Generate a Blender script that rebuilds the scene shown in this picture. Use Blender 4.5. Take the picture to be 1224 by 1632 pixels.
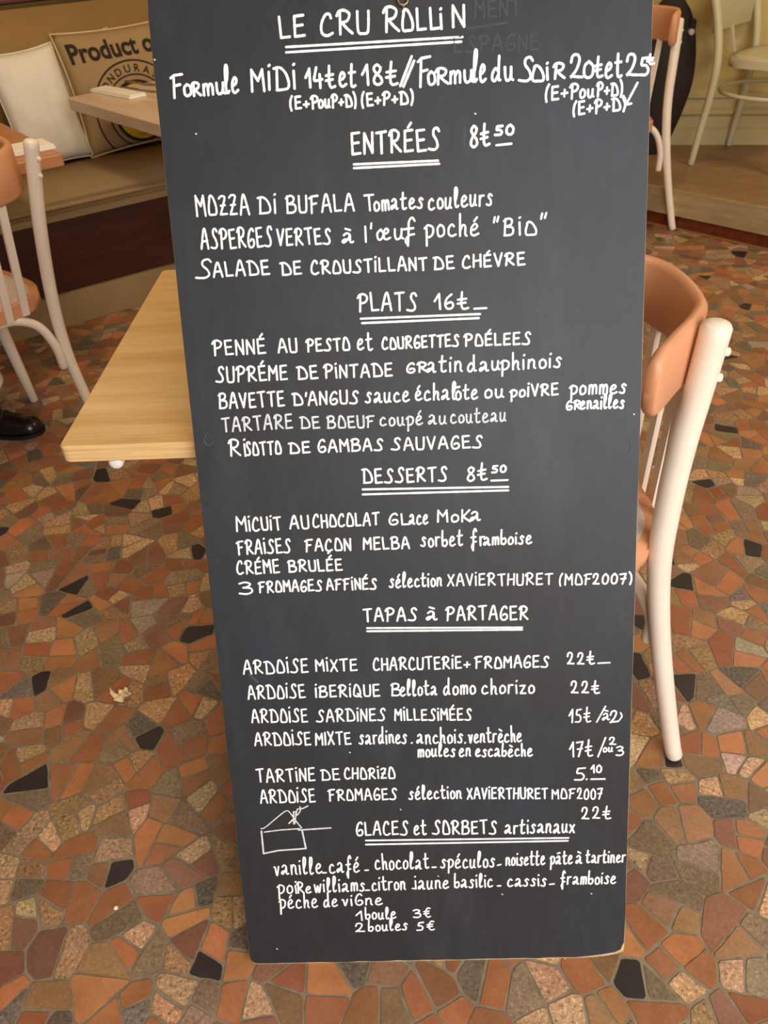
import bpy, bmesh, math, random
from mathutils import Vector, Matrix

# ---------------------------------------------------------------- camera, light, exposure
sc = bpy.context.scene
for o in list(bpy.data.objects):
    bpy.data.objects.remove(o)
COL = sc.collection
sc.view_settings.view_transform = 'Standard'
sc.view_settings.look = 'None'
sc.view_settings.exposure = 0.0
sc.view_settings.gamma = 1.0
sc.view_settings.use_curve_mapping = False

FPX, PITCH, ROLL, CAMZ = 1250.0, math.radians(38.6), math.radians(3.3), 1.33
CAM = Vector((0, 0, CAMZ))
FWD = Vector((0, math.cos(PITCH), -math.sin(PITCH)))
_r0 = Vector((1, 0, 0))
_d0 = FWD.cross(_r0)
RGT = (math.cos(ROLL) * _r0 + math.sin(ROLL) * _d0).normalized()
DWN = FWD.cross(RGT)
cd = bpy.data.cameras.new('camera')
cam = bpy.data.objects.new('camera', cd)
COL.objects.link(cam)
cd.sensor_fit = 'HORIZONTAL'
cd.sensor_width = 36.0
cd.lens = 36.0 * FPX / 1224.0
cd.clip_start = 0.02
cd.dof.use_dof = True
cd.dof.focus_distance = 1.08
cd.dof.aperture_fstop = 15.0
up = -DWN
cam.matrix_world = Matrix(((RGT.x, up.x, -FWD.x, CAM.x), (RGT.y, up.y, -FWD.y, CAM.y),
                           (RGT.z, up.z, -FWD.z, CAM.z), (0, 0, 0, 1)))
sc.camera = cam

world = bpy.data.worlds.new('world')
sc.world = world
world.use_nodes = True
world.node_tree.nodes['Background'].inputs[0].default_value = (1.0, 0.9, 0.78, 1)
world.node_tree.nodes['Background'].inputs[1].default_value = 0.25


def area_light(name, loc, target, size, size_y, power, colour):
    l = bpy.data.lights.new(name, 'AREA')
    l.shape = 'RECTANGLE'
    l.size, l.size_y, l.energy, l.color = size, size_y, power, colour
    o = bpy.data.objects.new(name, l)
    COL.objects.link(o)
    o.location = loc
    o.rotation_euler = (Vector(target) - Vector(loc)).to_track_quat('-Z', 'Y').to_euler()
    return o


# daylight of the shop front behind the photographer, unseen warm fill lights added near the ceiling
area_light('shopfront_daylight', (1.2, -1.28, 1.75), (0.55, 1.2, 0.3), 3.0, 1.9, 116, (1.0, 0.975, 0.95))
area_light('warm_fill_light', (2.3, 2.6, 2.75), (2.0, 3.6, 0.3), 0.5, 0.5, 22, (1.0, 0.82, 0.54))
area_light('warm_fill_light', (-0.6, 2.0, 2.75), (-0.9, 3.6, 0.6), 0.5, 0.5, 21, (1.0, 0.80, 0.52))


# ---------------------------------------------------------------- materials
def lin(c):
    return tuple((v / 255 / 12.92 if v / 255 <= 0.04045 else ((v / 255 + 0.055) / 1.055) ** 2.4) for v in c) + (1,)


class NT:
    def __init__(s, name):
        s.m = bpy.data.materials.new(name)
        s.m.use_nodes = True
        s.t = s.m.node_tree
        s.b = s.t.nodes['Principled BSDF']

    def n(s, kind, **kw):
        nd = s.t.nodes.new(kind)
        for k, v in kw.items():
            setattr(nd, k, v)
        return nd

    def l(s, a, b):
        s.t.links.new(a, b)

    def noise(s, scale, detail=4, rough=0.6, stretch=None, coord='Object'):
        tc = s.n('ShaderNodeTexCoord')
        src = tc.outputs[coord]
        if stretch:
            mp = s.n('ShaderNodeMapping')
            mp.inputs['Scale'].default_value = stretch
            s.l(src, mp.inputs[0])
            src = mp.outputs[0]
        nz = s.n('ShaderNodeTexNoise')
        nz.inputs['Scale'].default_value = scale
        nz.inputs['Detail'].default_value = detail
        nz.inputs['Roughness'].default_value = rough
        s.l(src, nz.inputs['Vector'])
        return nz

    def ramp(s, fac, stops):
        r = s.n('ShaderNodeValToRGB')
        el = r.color_ramp.elements
        el[0].position, el[0].color = stops[0]
        el[1].position, el[1].color = stops[-1]
        for p, c in stops[1:-1]:
            e = el.new(p)
            e.color = c
        s.l(fac, r.inputs[0])
        return r

    def bump(s, h, strength, dist=0.002):
        b = s.n('ShaderNodeBump')
        b.inputs['Strength'].default_value = strength
        b.inputs['Distance'].default_value = dist
        s.l(h, b.inputs['Height'])
        s.l(b.outputs[0], s.b.inputs['Normal'])


def plain(name, rgb, rough=0.5, vary=0.12, scale=12, metal=0.0, bump=0.0, stretch=None, spec=0.5):
    k = NT(name)
    c = lin(rgb)
    nz = k.noise(scale, stretch=stretch)
    lo = tuple(v * (1 - vary) for v in c[:3]) + (1,)
    hi = tuple(min(1, v * (1 + vary)) for v in c[:3]) + (1,)
    r = k.ramp(nz.outputs[0], [(0.3, lo), (0.7, hi)])
    k.l(r.outputs[0], k.b.inputs['Base Color'])
    k.b.inputs['Roughness'].default_value = rough
    k.b.inputs['Metallic'].default_value = metal
    k.b.inputs['Specular IOR Level'].default_value = spec
    if bump:
        k.bump(nz.outputs[0], bump)
    return k.m


def wood(name, c_lo, c_mid, c_hi, rough=0.4, scale=3.0, stretch=(1, 14, 14), bump=0.05):
    k = NT(name)
    a = k.noise(scale, 6, 0.65, stretch)
    b = k.noise(scale * 9, 3, 0.6, (stretch[0] * 0.6, stretch[1] * 1.5, stretch[2] * 1.5))
    mx = k.n('ShaderNodeMath', operation='ADD')
    ml = k.n('ShaderNodeMath', operation='MULTIPLY')
    ml.inputs[1].default_value = 0.35
    k.l(b.outputs[0], ml.inputs[0])
    k.l(a.outputs[0], mx.inputs[0])
    k.l(ml.outputs[0], mx.inputs[1])
    r = k.ramp(mx.outputs[0], [(0.45, lin(c_lo)), (0.66, lin(c_mid)), (0.9, lin(c_hi))])
    k.l(r.outputs[0], k.b.inputs['Base Color'])
    k.b.inputs['Roughness'].default_value = rough
    k.bump(mx.outputs[0], bump, 0.001)
    return k.m


M = {}
M['terracotta'] = plain('terracotta_paint', (213, 150, 110), 0.45, 0.06, 6)
M['cream_paint'] = plain('cream_paint', (238, 222, 204), 0.38, 0.05, 9, bump=0.05)
M['ivory_paint'] = plain('ivory_paint', (196, 186, 150), 0.45, 0.05, 9)
M['seat_pad'] = plain('seat_pad', (196, 178, 168), 0.7, 0.05, 20)
M['bench_seat'] = plain('bench_seat_cloth', (150, 124, 84), 0.85, 0.08, 5, bump=0.1)
M['bench_back'] = plain('bench_back_cloth', (144, 111, 60), 0.8, 0.08, 3, bump=0.1)
M['dark_wood'] = wood('dark_red_wood', (44, 14, 4), (58, 20, 8), (74, 28, 12), 0.35)
M['red_wood'] = wood('red_wood', (84, 34, 14), (100, 42, 18), (122, 54, 26), 0.4)
M['plinth'] = plain('plinth_paint', (146, 122, 82), 0.6, 0.1, 6)
M['wall'] = plain('wall_paint', (196, 172, 110), 0.8, 0.04, 2)
M['wall_tan'] = plain('wall_tan', (170, 130, 70), 0.8, 0.05, 2)
M['moulding'] = plain('moulding_paint', (190, 170, 118), 0.55, 0.05, 5)
M['ceiling'] = plain('ceiling_paint', (225, 215, 195), 0.8, 0.03, 2)
M['oak'] = wood('light_oak', (198, 156, 98), (220, 180, 120), (234, 200, 146), 0.38, 2.2, (1.0, 9, 9))
M['oak_edge'] = wood('light_oak_edge', (192, 146, 90), (222, 182, 124), (238, 206, 156), 0.45, 6, (1.0, 5, 40))
M['pink_wood'] = wood('pale_table_wood', (198, 170, 140), (212, 186, 158), (226, 202, 176), 0.35, 3, (1, 8, 8))
M['amber_wood'] = wood('amber_table_wood', (164, 108, 66), (184, 126, 80), (200, 142, 94), 0.4, 3, (1, 8, 8))
M['nosing'] = wood('nosing_wood', (140, 118, 84), (160, 136, 98), (178, 154, 116), 0.4, 2, (1.5, 3, 14))
M['white_cloth'] = plain('white_cotton', (224, 214, 196), 0.85, 0.05, 7, bump=0.15)
M['cream_cloth'] = plain('cream_cotton', (212, 184, 136), 0.85, 0.05, 7)
M['white_paper'] = plain('white_paper', (244, 238, 222), 0.7, 0.03, 20)
M['steel'] = plain('brushed_steel', (176, 170, 160), 0.25, 0.1, 30, metal=1.0)
M['black_ink'] = plain('black_ink', (40, 26, 18), 0.9, 0.3, 60)
M['yellow_ink'] = plain('yellow_ink', (206, 168, 24), 0.85, 0.12, 30)
M['gold_strip'] = plain('brass_strip', (150, 104, 52), 0.4, 0.1, 20)
M['black_leather'] = plain('black_leather', (22, 20, 22), 0.22, 0.2, 30)
M['black_rubber'] = plain('black_rubber', (14, 12, 12), 0.6, 0.2, 30)
M['grey_cloth'] = plain('dark_grey_cloth', (46, 46, 46), 0.8, 0.25, 40)
M['bag_nylon'] = plain('black_nylon', (34, 22, 16), 0.75, 0.25, 30, bump=0.1)
M['dry_leaf'] = plain('dry_leaf', (236, 214, 160), 0.7, 0.12, 60)
M['white_crumb'] = plain('white_crumb', (225, 220, 210), 0.8, 0.05, 60)
M['white_enamel'] = plain('white_enamel', (232, 226, 216), 0.3, 0.03, 12)
M['pale_wood_edge'] = plain('bare_wood_edge', (196, 168, 132), 0.8, 0.25, 40)
M['brass'] = plain('old_brass', (150, 132, 100), 0.35, 0.2, 50, metal=0.9)

k = NT('burlap')
tc = k.n('ShaderNodeTexCoord')
w1 = k.n('ShaderNodeTexWave', wave_type='BANDS', bands_direction='X')
w2 = k.n('ShaderNodeTexWave', wave_type='BANDS', bands_direction='Z')
for w in (w1, w2):
    w.inputs['Scale'].default_value = 90
    w.inputs['Distortion'].default_value = 1.5
    k.l(tc.outputs['Object'], w.inputs[0])
mm = k.n('ShaderNodeMath', operation='ADD')
k.l(w1.outputs[1], mm.inputs[0])
k.l(w2.outputs[1], mm.inputs[1])
r = k.ramp(mm.outputs[0], [(0.2, lin((136, 106, 68))), (1.0, lin((164, 134, 92)))])
k.l(r.outputs[0], k.b.inputs['Base Color'])
k.b.inputs['Roughness'].default_value = 0.9
k.bump(mm.outputs[0], 0.2, 0.001)
M['burlap'] = k.m

# platform laminate boards
k = NT('platform_laminate')
tc = k.n('ShaderNodeTexCoord')
mp = k.n('ShaderNodeMapping')
mp.inputs['Rotation'].default_value = (0, 0, math.radians(46))
k.l(tc.outputs['Object'], mp.inputs[0])
br = k.n('ShaderNodeTexBrick')
br.inputs['Scale'].default_value = 1.0
br.inputs['Brick Width'].default_value = 1.2
br.inputs['Row Height'].default_value = 0.12
br.inputs['Mortar Size'].default_value = 0.0015
br.inputs['Color1'].default_value = lin((138, 106, 72))
br.inputs['Color2'].default_value = lin((154, 122, 86))
br.inputs['Mortar'].default_value = lin((96, 66, 36))
k.l(mp.outputs[0], br.inputs[0])
gm = k.n('ShaderNodeMapping')
gm.inputs['Rotation'].default_value = (0, 0, math.radians(46))
gm.inputs['Scale'].default_value = (2, 20, 1)
k.l(tc.outputs['Object'], gm.inputs[0])
gn = k.n('ShaderNodeTexNoise')
gn.inputs['Scale'].default_value = 3
gn.inputs['Detail'].default_value = 6
k.l(gm.outputs[0], gn.inputs[0])
gr = k.ramp(gn.outputs[0], [(0.3, (0.8, 0.8, 0.8, 1)), (0.75, (1.12, 1.1, 1.08, 1))])
mx = k.n('ShaderNodeMix', data_type='RGBA', blend_type='MULTIPLY')
mx.inputs[0].default_value = 1.0
k.l(br.outputs[0], mx.inputs[6])
k.l(gr.outputs[0], mx.inputs[7])
k.l(mx.outputs[2], k.b.inputs['Base Color'])
k.b.inputs['Roughness'].default_value = 0.42
M['laminate'] = k.m

# floor tiles: colour and grain of each stone are stored with the stone
k = NT('stone_tiles')
at_c = k.n('ShaderNodeAttribute', attribute_name='tile_colour')
at_g = k.n('ShaderNodeAttribute', attribute_name='tile_grain')
big = k.noise(14, 4)
cloud = k.ramp(big.outputs[0], [(0.3, (0.80, 0.78, 0.76, 1)), (0.7, (1.15, 1.13, 1.1, 1))])
mx = k.n('ShaderNodeMix', data_type='RGBA', blend_type='MULTIPLY')
mx.inputs[0].default_value = 1.0
k.l(at_c.outputs['Color'], mx.inputs[6])
k.l(cloud.outputs[0], mx.inputs[7])
sp = k.noise(150, 4, 0.8)
spr = k.ramp(sp.outputs[0], [(0.36, (0.30, 0.26, 0.24, 1)), (0.46, (0.95, 0.95, 0.95, 1)), (0.54, (1, 1, 1, 1)), (0.66, (2.0, 1.95, 1.85, 1))])
mx2 = k.n('ShaderNodeMix', data_type='RGBA', blend_type='MULTIPLY')
k.l(at_g.outputs['Fac'], mx2.inputs[0])
k.l(mx.outputs[2], mx2.inputs[6])
k.l(spr.outputs[0], mx2.inputs[7])
k.l(mx2.outputs[2], k.b.inputs['Base Color'])
rr = k.ramp(big.outputs[0], [(0.3, (0.34, 0.34, 0.34, 1)), (0.7, (0.5, 0.5, 0.5, 1))])
k.l(rr.outputs[0], k.b.inputs['Roughness'])
k.bump(sp.outputs[0], 0.12, 0.0006)
M['tiles'] = k.m
k = NT('grout')
nz = k.noise(40, 5)
r = k.ramp(nz.outputs[0], [(0.3, lin((112, 96, 74))), (0.7, lin((144, 128, 104)))])
k.l(r.outputs[0], k.b.inputs['Base Color'])
k.b.inputs['Roughness'].default_value = 0.75
M['grout'] = k.m

# blackboard paint with wiped chalk dust and bluish patches painted in for sky reflection
k = NT('blackboard_paint')
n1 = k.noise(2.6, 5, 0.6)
n2 = k.noise(5.0, 6, 0.7, (1, 0.35, 1))
n3 = k.noise(60, 4, 0.7, (1.0, 0.25, 1))
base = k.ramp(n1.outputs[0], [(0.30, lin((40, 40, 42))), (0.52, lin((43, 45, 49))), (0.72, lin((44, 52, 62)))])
dust = k.ramp(n2.outputs[0], [(0.50, (0, 0, 0, 1)), (0.80, (1, 1, 1, 1))])
fine = k.ramp(n3.outputs[0], [(0.35, (0.90, 0.90, 0.90, 1)), (0.7, (1.12, 1.12, 1.12, 1))])
mx = k.n('ShaderNodeMix', data_type='RGBA', blend_type='MIX')
dm = k.n('ShaderNodeMath', operation='MULTIPLY')
dm.inputs[1].default_value = 0.22
k.l(dust.outputs[0], dm.inputs[0])
k.l(dm.outputs[0], mx.inputs[0])
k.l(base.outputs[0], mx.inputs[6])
mx.inputs[7].default_value = lin((96, 100, 106))
mx2 = k.n('ShaderNodeMix', data_type='RGBA', blend_type='MULTIPLY')
mx2.inputs[0].default_value = 1.0
k.l(mx.outputs[2], mx2.inputs[6])
k.l(fine.outputs[0], mx2.inputs[7])
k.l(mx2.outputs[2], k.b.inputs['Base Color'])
k.b.inputs['Roughness'].default_value = 0.5
k.b.inputs['Specular IOR Level'].default_value = 0.36
M['blackboard'] = k.m
M['chalk'] = plain('white_chalk_ink', (250, 248, 246), 0.7, 0.07, 160)
M['thin_chalk'] = plain('thin_chalk_ink', (214, 214, 216), 0.8, 0.25, 220)
M['ghost_chalk'] = plain('wiped_chalk', (66, 69, 73), 0.8, 0.12, 120)


# ---------------------------------------------------------------- mesh helpers
def obj(name, bm, mat, parent=None, smooth=False, loc=None):
    me = bpy.data.meshes.new(name)
    bm.normal_update()
    bm.to_mesh(me)
    bm.free()
    mats = mat if isinstance(mat, (list, tuple)) else [mat]
    for m in mats:
        me.materials.append(M[m])
    if smooth:
        for p in me.polygons:
            p.use_smooth = True
    o = bpy.data.objects.new(name, me)
    COL.objects.link(o)
    if parent:
        o.parent = parent
    if loc:
        o.location = loc
    return o


def tag(o, label=None, cat=None, group=None, kind=None):
    if label:
        o['label'] = label
    if cat:
        o['category'] = cat
    if group:
        o['group'] = group
    if kind:
        o['kind'] = kind
    return o


def thing(name, label, cat, loc=(0, 0, 0), rotz=0.0, group=None):
    o = bpy.data.objects.new(name, None)
    COL.objects.link(o)
    o.location = loc
    o.rotation_euler = (0, 0, rotz)
    o.empty_display_size = 0.1
    return tag(o, label, cat, group)


def box(bm, c, s, mi=0, rotz=0.0):
    R = Matrix.Rotation(rotz, 3, 'Z')
    vs = []
    for dz in (-1, 1):
        for dx, dy in ((-1, -1), (1, -1), (1, 1), (-1, 1)):
            vs.append(bm.verts.new(Vector(c) + R @ Vector((dx * s[0] / 2, dy * s[1] / 2, dz * s[2] / 2))))
    for f in ((3, 2, 1, 0), (4, 5, 6, 7), (0, 1, 5, 4), (1, 2, 6, 5), (2, 3, 7, 6), (3, 0, 4, 7)):
        bm.faces.new([vs[i] for i in f]).material_index = mi
    return vs


def bevelled_box(c, s, r=0.004, seg=2, rotz=0.0):
    bm = bmesh.new()
    box(bm, c, s, 0, rotz)
    bmesh.ops.bevel(bm, geom=bm.edges[:], offset=r, segments=seg, affect='EDGES')
    return bm


def prism(bm, pts, z0, z1, mi=0, mi_side=None):
    lo = [bm.verts.new((p[0], p[1], z0)) for p in pts]
    hi = [bm.verts.new((p[0], p[1], z1)) for p in pts]
    n = len(pts)
    bm.faces.new(list(reversed(lo))).material_index = mi
    bm.faces.new(hi).material_index = mi
    for i in range(n):
        bm.faces.new((lo[i], lo[(i + 1) % n], hi[(i + 1) % n], hi[i])).material_index = mi if mi_side is None else mi_side


def catmull(pts, n=8, closed=False):
    P = [Vector(p) for p in pts]
    if len(P) < 3:
        return P
    out = []
    m = len(P)
    rng = range(m if closed else m - 1)
    for i in rng:
        if closed:
            a, b, c, d = P[i - 1], P[i], P[(i + 1) % m], P[(i + 2) % m]
        else:
            b, c = P[i], P[i + 1]
            a = P[i - 1] if i else b * 2 - c
            d = P[i + 2] if i + 2 < m else c * 2 - b
        for j in range(n):
            t = j / n
            out.append(0.5 * ((2 * b) + (c - a) * t + (2 * a - 5 * b + 4 * c - d) * t * t + (3 * b - a - 3 * c + d) * t ** 3))
    if not closed:
        out.append(P[-1])
    return out


def tube(bm, pts, radii, sides=12, closed=False, round_end=True):
    P = [Vector(p) for p in pts]
    if not isinstance(radii, (list, tuple)):
        radii = [radii] * len(P)
    R = list(radii)
    if round_end and not closed:
        d0 = (P[0] - P[1]).normalized()
        d1 = (P[-1] - P[-2]).normalized()
        P = [P[0] + d0 * R[0] * 0.45, P[0] + d0 * R[0] * 0.3] + P + [P[-1] + d1 * R[-1] * 0.3, P[-1] + d1 * R[-1] * 0.45]
        R = [R[0] * 0.45, R[0] * 0.82] + R + [R[-1] * 0.82, R[-1] * 0.45]
    rings = []
    ref = None
    n = len(P)
    for i in range(n):
        if closed:
            t = (P[(i + 1) % n] - P[i - 1]).normalized()
        else:
            t = (P[min(i + 1, n - 1)] - P[max(i - 1, 0)]).normalized()
        if ref is None:
            ref = Vector((0, 0, 1)) if abs(t.z) < 0.9 else Vector((1, 0, 0))
        u = (ref - t * ref.dot(t)).normalized()
        ref = u
        v = t.cross(u)
        rings.append([bm.verts.new(P[i] + (u * math.cos(2 * math.pi * k / sides) + v * math.sin(2 * math.pi * k / sides)) * R[i])
                      for k in range(sides)])
    for i in range(n if closed else n - 1):
        a, b = rings[i], rings[(i + 1) % n]
        for k in range(sides):
            bm.faces.new((a[k], a[(k + 1) % sides], b[(k + 1) % sides], b[k]))
    if not closed:
        bm.faces.new(list(reversed(rings[0])))
        bm.faces.new(rings[-1])
    return bm


def interp(pts, z):
    """pts: list of (b, l, z, r) ascending in z"""
    for a, b in zip(pts, pts[1:]):
        if z <= b[2]:
            t = (z - a[2]) / (b[2] - a[2])
            return [a[i] + (b[i] - a[i]) * t for i in range(4)]
    return list(pts[-1])


def copy_tree(o, parent=None):
    c = o.copy()
    COL.objects.link(c)
    c.parent = parent
    for ch in [x for x in o.children]:
        copy_tree(ch, c)
    return c


# ---------------------------------------------------------------- floor of broken stone tiles
random.seed(11)


def clip(poly, p, n):
    out = []
    m = len(poly)
    for i in range(m):
        a, b = poly[i], poly[(i + 1) % m]
        da = (a[0] - p[0]) * n[0] + (a[1] - p[1]) * n[1]
        db = (b[0] - p[0]) * n[0] + (b[1] - p[1]) * n[1]
        if da <= 0:
            out.append(a)
        if (da < 0 < db) or (db < 0 < da):
            t = da / (da - db)
            out.append((a[0] + (b[0] - a[0]) * t, a[1] + (b[1] - a[1]) * t))
    return out


def area_c(poly):
    A = cx = cy = 0
    for i in range(len(poly)):
        x0, y0 = poly[i]
        x1, y1 = poly[(i + 1) % len(poly)]
        w = x0 * y1 - x1 * y0
        A += w
        cx += (x0 + x1) * w
        cy += (y0 + y1) * w
    if abs(A) < 1e-9:
        return 0, poly[0]
    return abs(A) / 2, (cx / (3 * A), cy / (3 * A))


def tile_polys(x0, x1, y0, y1, s):
    nx, ny = int((x1 - x0) / s) + 1, int((y1 - y0) / s) + 1
    pts = {}
    for i in range(-2, nx + 2):
        for j in range(-2, ny + 2):
            pts[i, j] = (x0 + (i + 0.5 + random.uniform(-.46, .46)) * s, y0 + (j + 0.5 + random.uniform(-.46, .46)) * s)
    res = []
    for i in range(nx):
        for j in range(ny):
            c = pts[i, j]
            poly = [(c[0] - 2 * s, c[1] - 2 * s), (c[0] + 2 * s, c[1] - 2 * s), (c[0] + 2 * s, c[1] + 2 * s), (c[0] - 2 * s, c[1] + 2 * s)]
            for di in (-2, -1, 0, 1, 2):
                for dj in (-2, -1, 0, 1, 2):
                    if (di or dj) and (i + di, j + dj) in pts:
                        q = pts[i + di, j + dj]
                        nn = (q[0] - c[0], q[1] - c[1])
                        poly = clip(poly, ((q[0] + c[0]) / 2, (q[1] + c[1]) / 2), nn)
            todo = [poly]
            while todo:
                p = todo.pop()
                A, cen = area_c(p)
                if A < 0.0003:
                    continue
                lim = random.uniform(0.0026, 0.0048)
                if A > lim:
                    best = None
                    for t in range(len(p)):
                        e = (p[(t + 1) % len(p)][0] - p[t][0], p[(t + 1) % len(p)][1] - p[t][1])
                        L = math.hypot(*e)
                        if best is None or L > best[0]:
                            best = (L, e)
                    ang = math.atan2(best[1][1], best[1][0]) + random.gauss(0, 0.22)
                    nn = (math.cos(ang), math.sin(ang))
                    pc = (cen[0] + random.uniform(-.008, .008), cen[1] + random.uniform(-.008, .008))
                    todo.append(clip(p, pc, nn))
                    todo.append(clip(p, pc, (-nn[0], -nn[1])))
                else:
                    res.append(p)
    return res


def inset(poly, d):
    A = sum(poly[i][0] * poly[(i + 1) % len(poly)][1] - poly[(i + 1) % len(poly)][0] * poly[i][1] for i in range(len(poly)))
    sgn = 1 if A > 0 else -1
    out = poly
    for i in range(len(poly)):
        a, b = poly[i], poly[(i + 1) % len(poly)]
        ex, ey = b[0] - a[0], b[1] - a[1]
        L = math.hypot(ex, ey)
        if L < 1e-6:
            continue
        n = (ey / L * sgn, -ex / L * sgn)
        out = clip(out, (a[0] - n[0] * d, a[1] - n[1] * d), n)
        if len(out) < 3:
            return None
    return out


PAL = [((170, 114, 74), 20, 0.2), ((158, 100, 66), 17, 0.2), ((142, 106, 76), 15, 0.35), ((176, 144, 110), 14, 1.0),
       ((130, 110, 88), 11, 0.7), ((134, 92, 74), 8, 0.25), ((112, 100, 88), 6, 1.0), ((180, 154, 134), 2, 0.7), ((166, 130, 92), 8, 1.0)]
BLACK = (42, 35, 38)
# places of the black stones in the photograph, on the floor (metres)
BLACK_AT = []
for px, py in ((152, 762), (248, 812), (325, 880), (103, 940), (305, 1022), (55, 1080), (235, 1190), (22, 1258), (187, 1395), (315, 1517),
               (4, 852), (1170, 570), (1174, 690), (1137, 770), (1190, 868), (1094, 912), (1070, 1075), (1030, 1062), (1064, 1220), (985, 1540),
               (1124, 508), (1195, 492), (1125, 440), (1180, 406)):
    d = RGT * ((px - 612) / FPX) + DWN * ((py - 816) / FPX) + FWD
    BLACK_AT.append(CAM + d * (-CAMZ / d.z))

FX0, FX1, FY0, FY1 = -2.6, 2.6, -0.5, 4.9
polys = [p for p in tile_polys(FX0, FX1, FY0, FY1, 0.079)]


def inside(poly, x, y):
    c = False
    for i in range(len(poly)):
        (xa, ya), (xb, yb) = poly[i], poly[i - 1]
        if (ya > y) != (yb > y) and x < (xb - xa) * (y - ya) / (yb - ya) + xa:
            c = not c
    return c


bm = bmesh.new()
cols, grains = [], []
weights = [w for _, w, _ in PAL]
for p in polys:
    q = inset(p, random.uniform(0.0014, 0.0036))
    if not q or len(q) < 3:
        continue
    qq = []
    for v in q:
        if not qq or math.hypot(v[0] - qq[-1][0], v[1] - qq[-1][1]) > 0.003:
            qq.append(v)
    if math.hypot(qq[0][0] - qq[-1][0], qq[0][1] - qq[-1][1]) < 0.003:
        qq.pop()
    if len(qq) < 3:
        continue
    col, _, gr = random.choices(PAL, weights)[0]
    j = random.uniform(0.86, 1.10)
    col = tuple(min(255, v * j * random.uniform(0.96, 1.04)) for v in col)
    ww = []
    for i in range(len(qq)):
        a, b = qq[i], qq[(i + 1) % len(qq)]
        L = math.hypot(b[0] - a[0], b[1] - a[1])
        c0 = min(0.25, 0.003 / L)
        m = max(1, int(L / 0.016))
        for q_ in range(m + 1):
            t = c0 + (1 - 2 * c0) * q_ / m
            o_ = random.uniform(-.0011, .0008)
            ww.append((a[0] + (b[0] - a[0]) * t - (b[1] - a[1]) / L * o_, a[1] + (b[1] - a[1]) * t + (b[0] - a[0]) / L * o_))
    qq = ww
    black = random.random() < 0.006 or any(inside(p, b.x, b.y) for b in BLACK_AT)
    if black:
        col, gr = BLACK, 0.1
    A = sum(qq[i][0] * qq[(i + 1) % len(qq)][1] - qq[(i + 1) % len(qq)][0] * qq[i][1] for i in range(len(qq)))
    if A < 0:
        qq.reverse()
    top = [bm.verts.new((v[0], v[1], 0.0)) for v in qq]
    bot = [bm.verts.new((v[0], v[1], -0.0016)) for v in qq]
    bm.faces.new(top)
    nf = 1
    for i in range(len(qq)):
        bm.faces.new((bot[i], bot[(i + 1) % len(qq)], top[(i + 1) % len(qq)], top[i]))
        nf += 1
    cols += [lin(col)] * nf
    grains += [gr] * nf
# bed of grout under and around the stones, carried on to the walls
gv = [bm.verts.new(v) for v in ((-4.2, -2.3, -0.0012), (4.2, -2.3, -0.0012), (4.2, 7.5, -0.0012), (-4.2, 7.5, -0.0012))]
gf = bm.faces.new(gv)
gf.material_index = 1
lv = [bm.verts.new(v) for v in ((-4.2, -2.3, -0.06), (4.2, -2.3, -0.06), (4.2, 7.5, -0.06), (-4.2, 7.5, -0.06))]
bm.faces.new(list(reversed(lv))).material_index = 1
for i in range(4):
    bm.faces.new((lv[i], lv[(i + 1) % 4], gv[(i + 1) % 4], gv[i])).material_index = 1
cols += [(0.2, 0.15, 0.1, 1)] * 6
grains += [0] * 6
fl = obj('floor', bm, ['tiles', 'grout'])
tag(fl, 'floor of broken orange, brown and black stone tiles', kind='structure')
fl.data.attributes.new('tile_colour', 'FLOAT_COLOR', 'FACE')
fl.data.attributes.new('tile_grain', 'FLOAT', 'FACE')
fl.data.attributes['tile_colour'].data.foreach_set('color', [v for c in cols for v in c])
fl.data.attributes['tile_grain'].data.foreach_set('value', grains)

# ---------------------------------------------------------------- room shell
BP = Vector((-1.448, 2.826, 0))               # a point on the foot of the bench
BD = Vector((0.8365, 0.5480, 0))              # along the bench
BN = Vector((-0.5480, 0.8365, 0))             # into the wall
BANG = math.atan2(BD.y, BD.x)


def bench_pt(along, off, z=0.0):
    return BP + BD * along + BN * off + Vector((0, 0, z))


WP = Vector((1.69, 4.47, 0))                  # wall behind the platform
WD = Vector((0.9765, -0.2155, 0)).normalized()
WN = Vector((-WD.y, WD.x, 0))


def wall_pt(along, off, z=0.0):
    return WP + WD * along + WN * off + Vector((0, 0, z))


BWO = 0.80                                    # bench wall offset
# corner of the two walls
A0 = BP + BN * BWO
den = BD.x * WD.y - BD.y * WD.x
tcor = ((WP.x - A0.x) * WD.y - (WP.y - A0.y) * WD.x) / den
CORNER = A0 + BD * tcor
tw = (CORNER - WP).dot(WD)


def slab(name, a, b, n, thick, z0, z1, mat, kind='structure'):
    bm = bmesh.new()
    prism(bm, [(a.x, a.y), (b.x, b.y), (b.x + n.x * thick, b.y + n.y * thick), (a.x + n.x * thick, a.y + n.y * thick)], z0, z1)
    o = obj(name, bm, mat)
    return tag(o, kind=kind)


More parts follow.
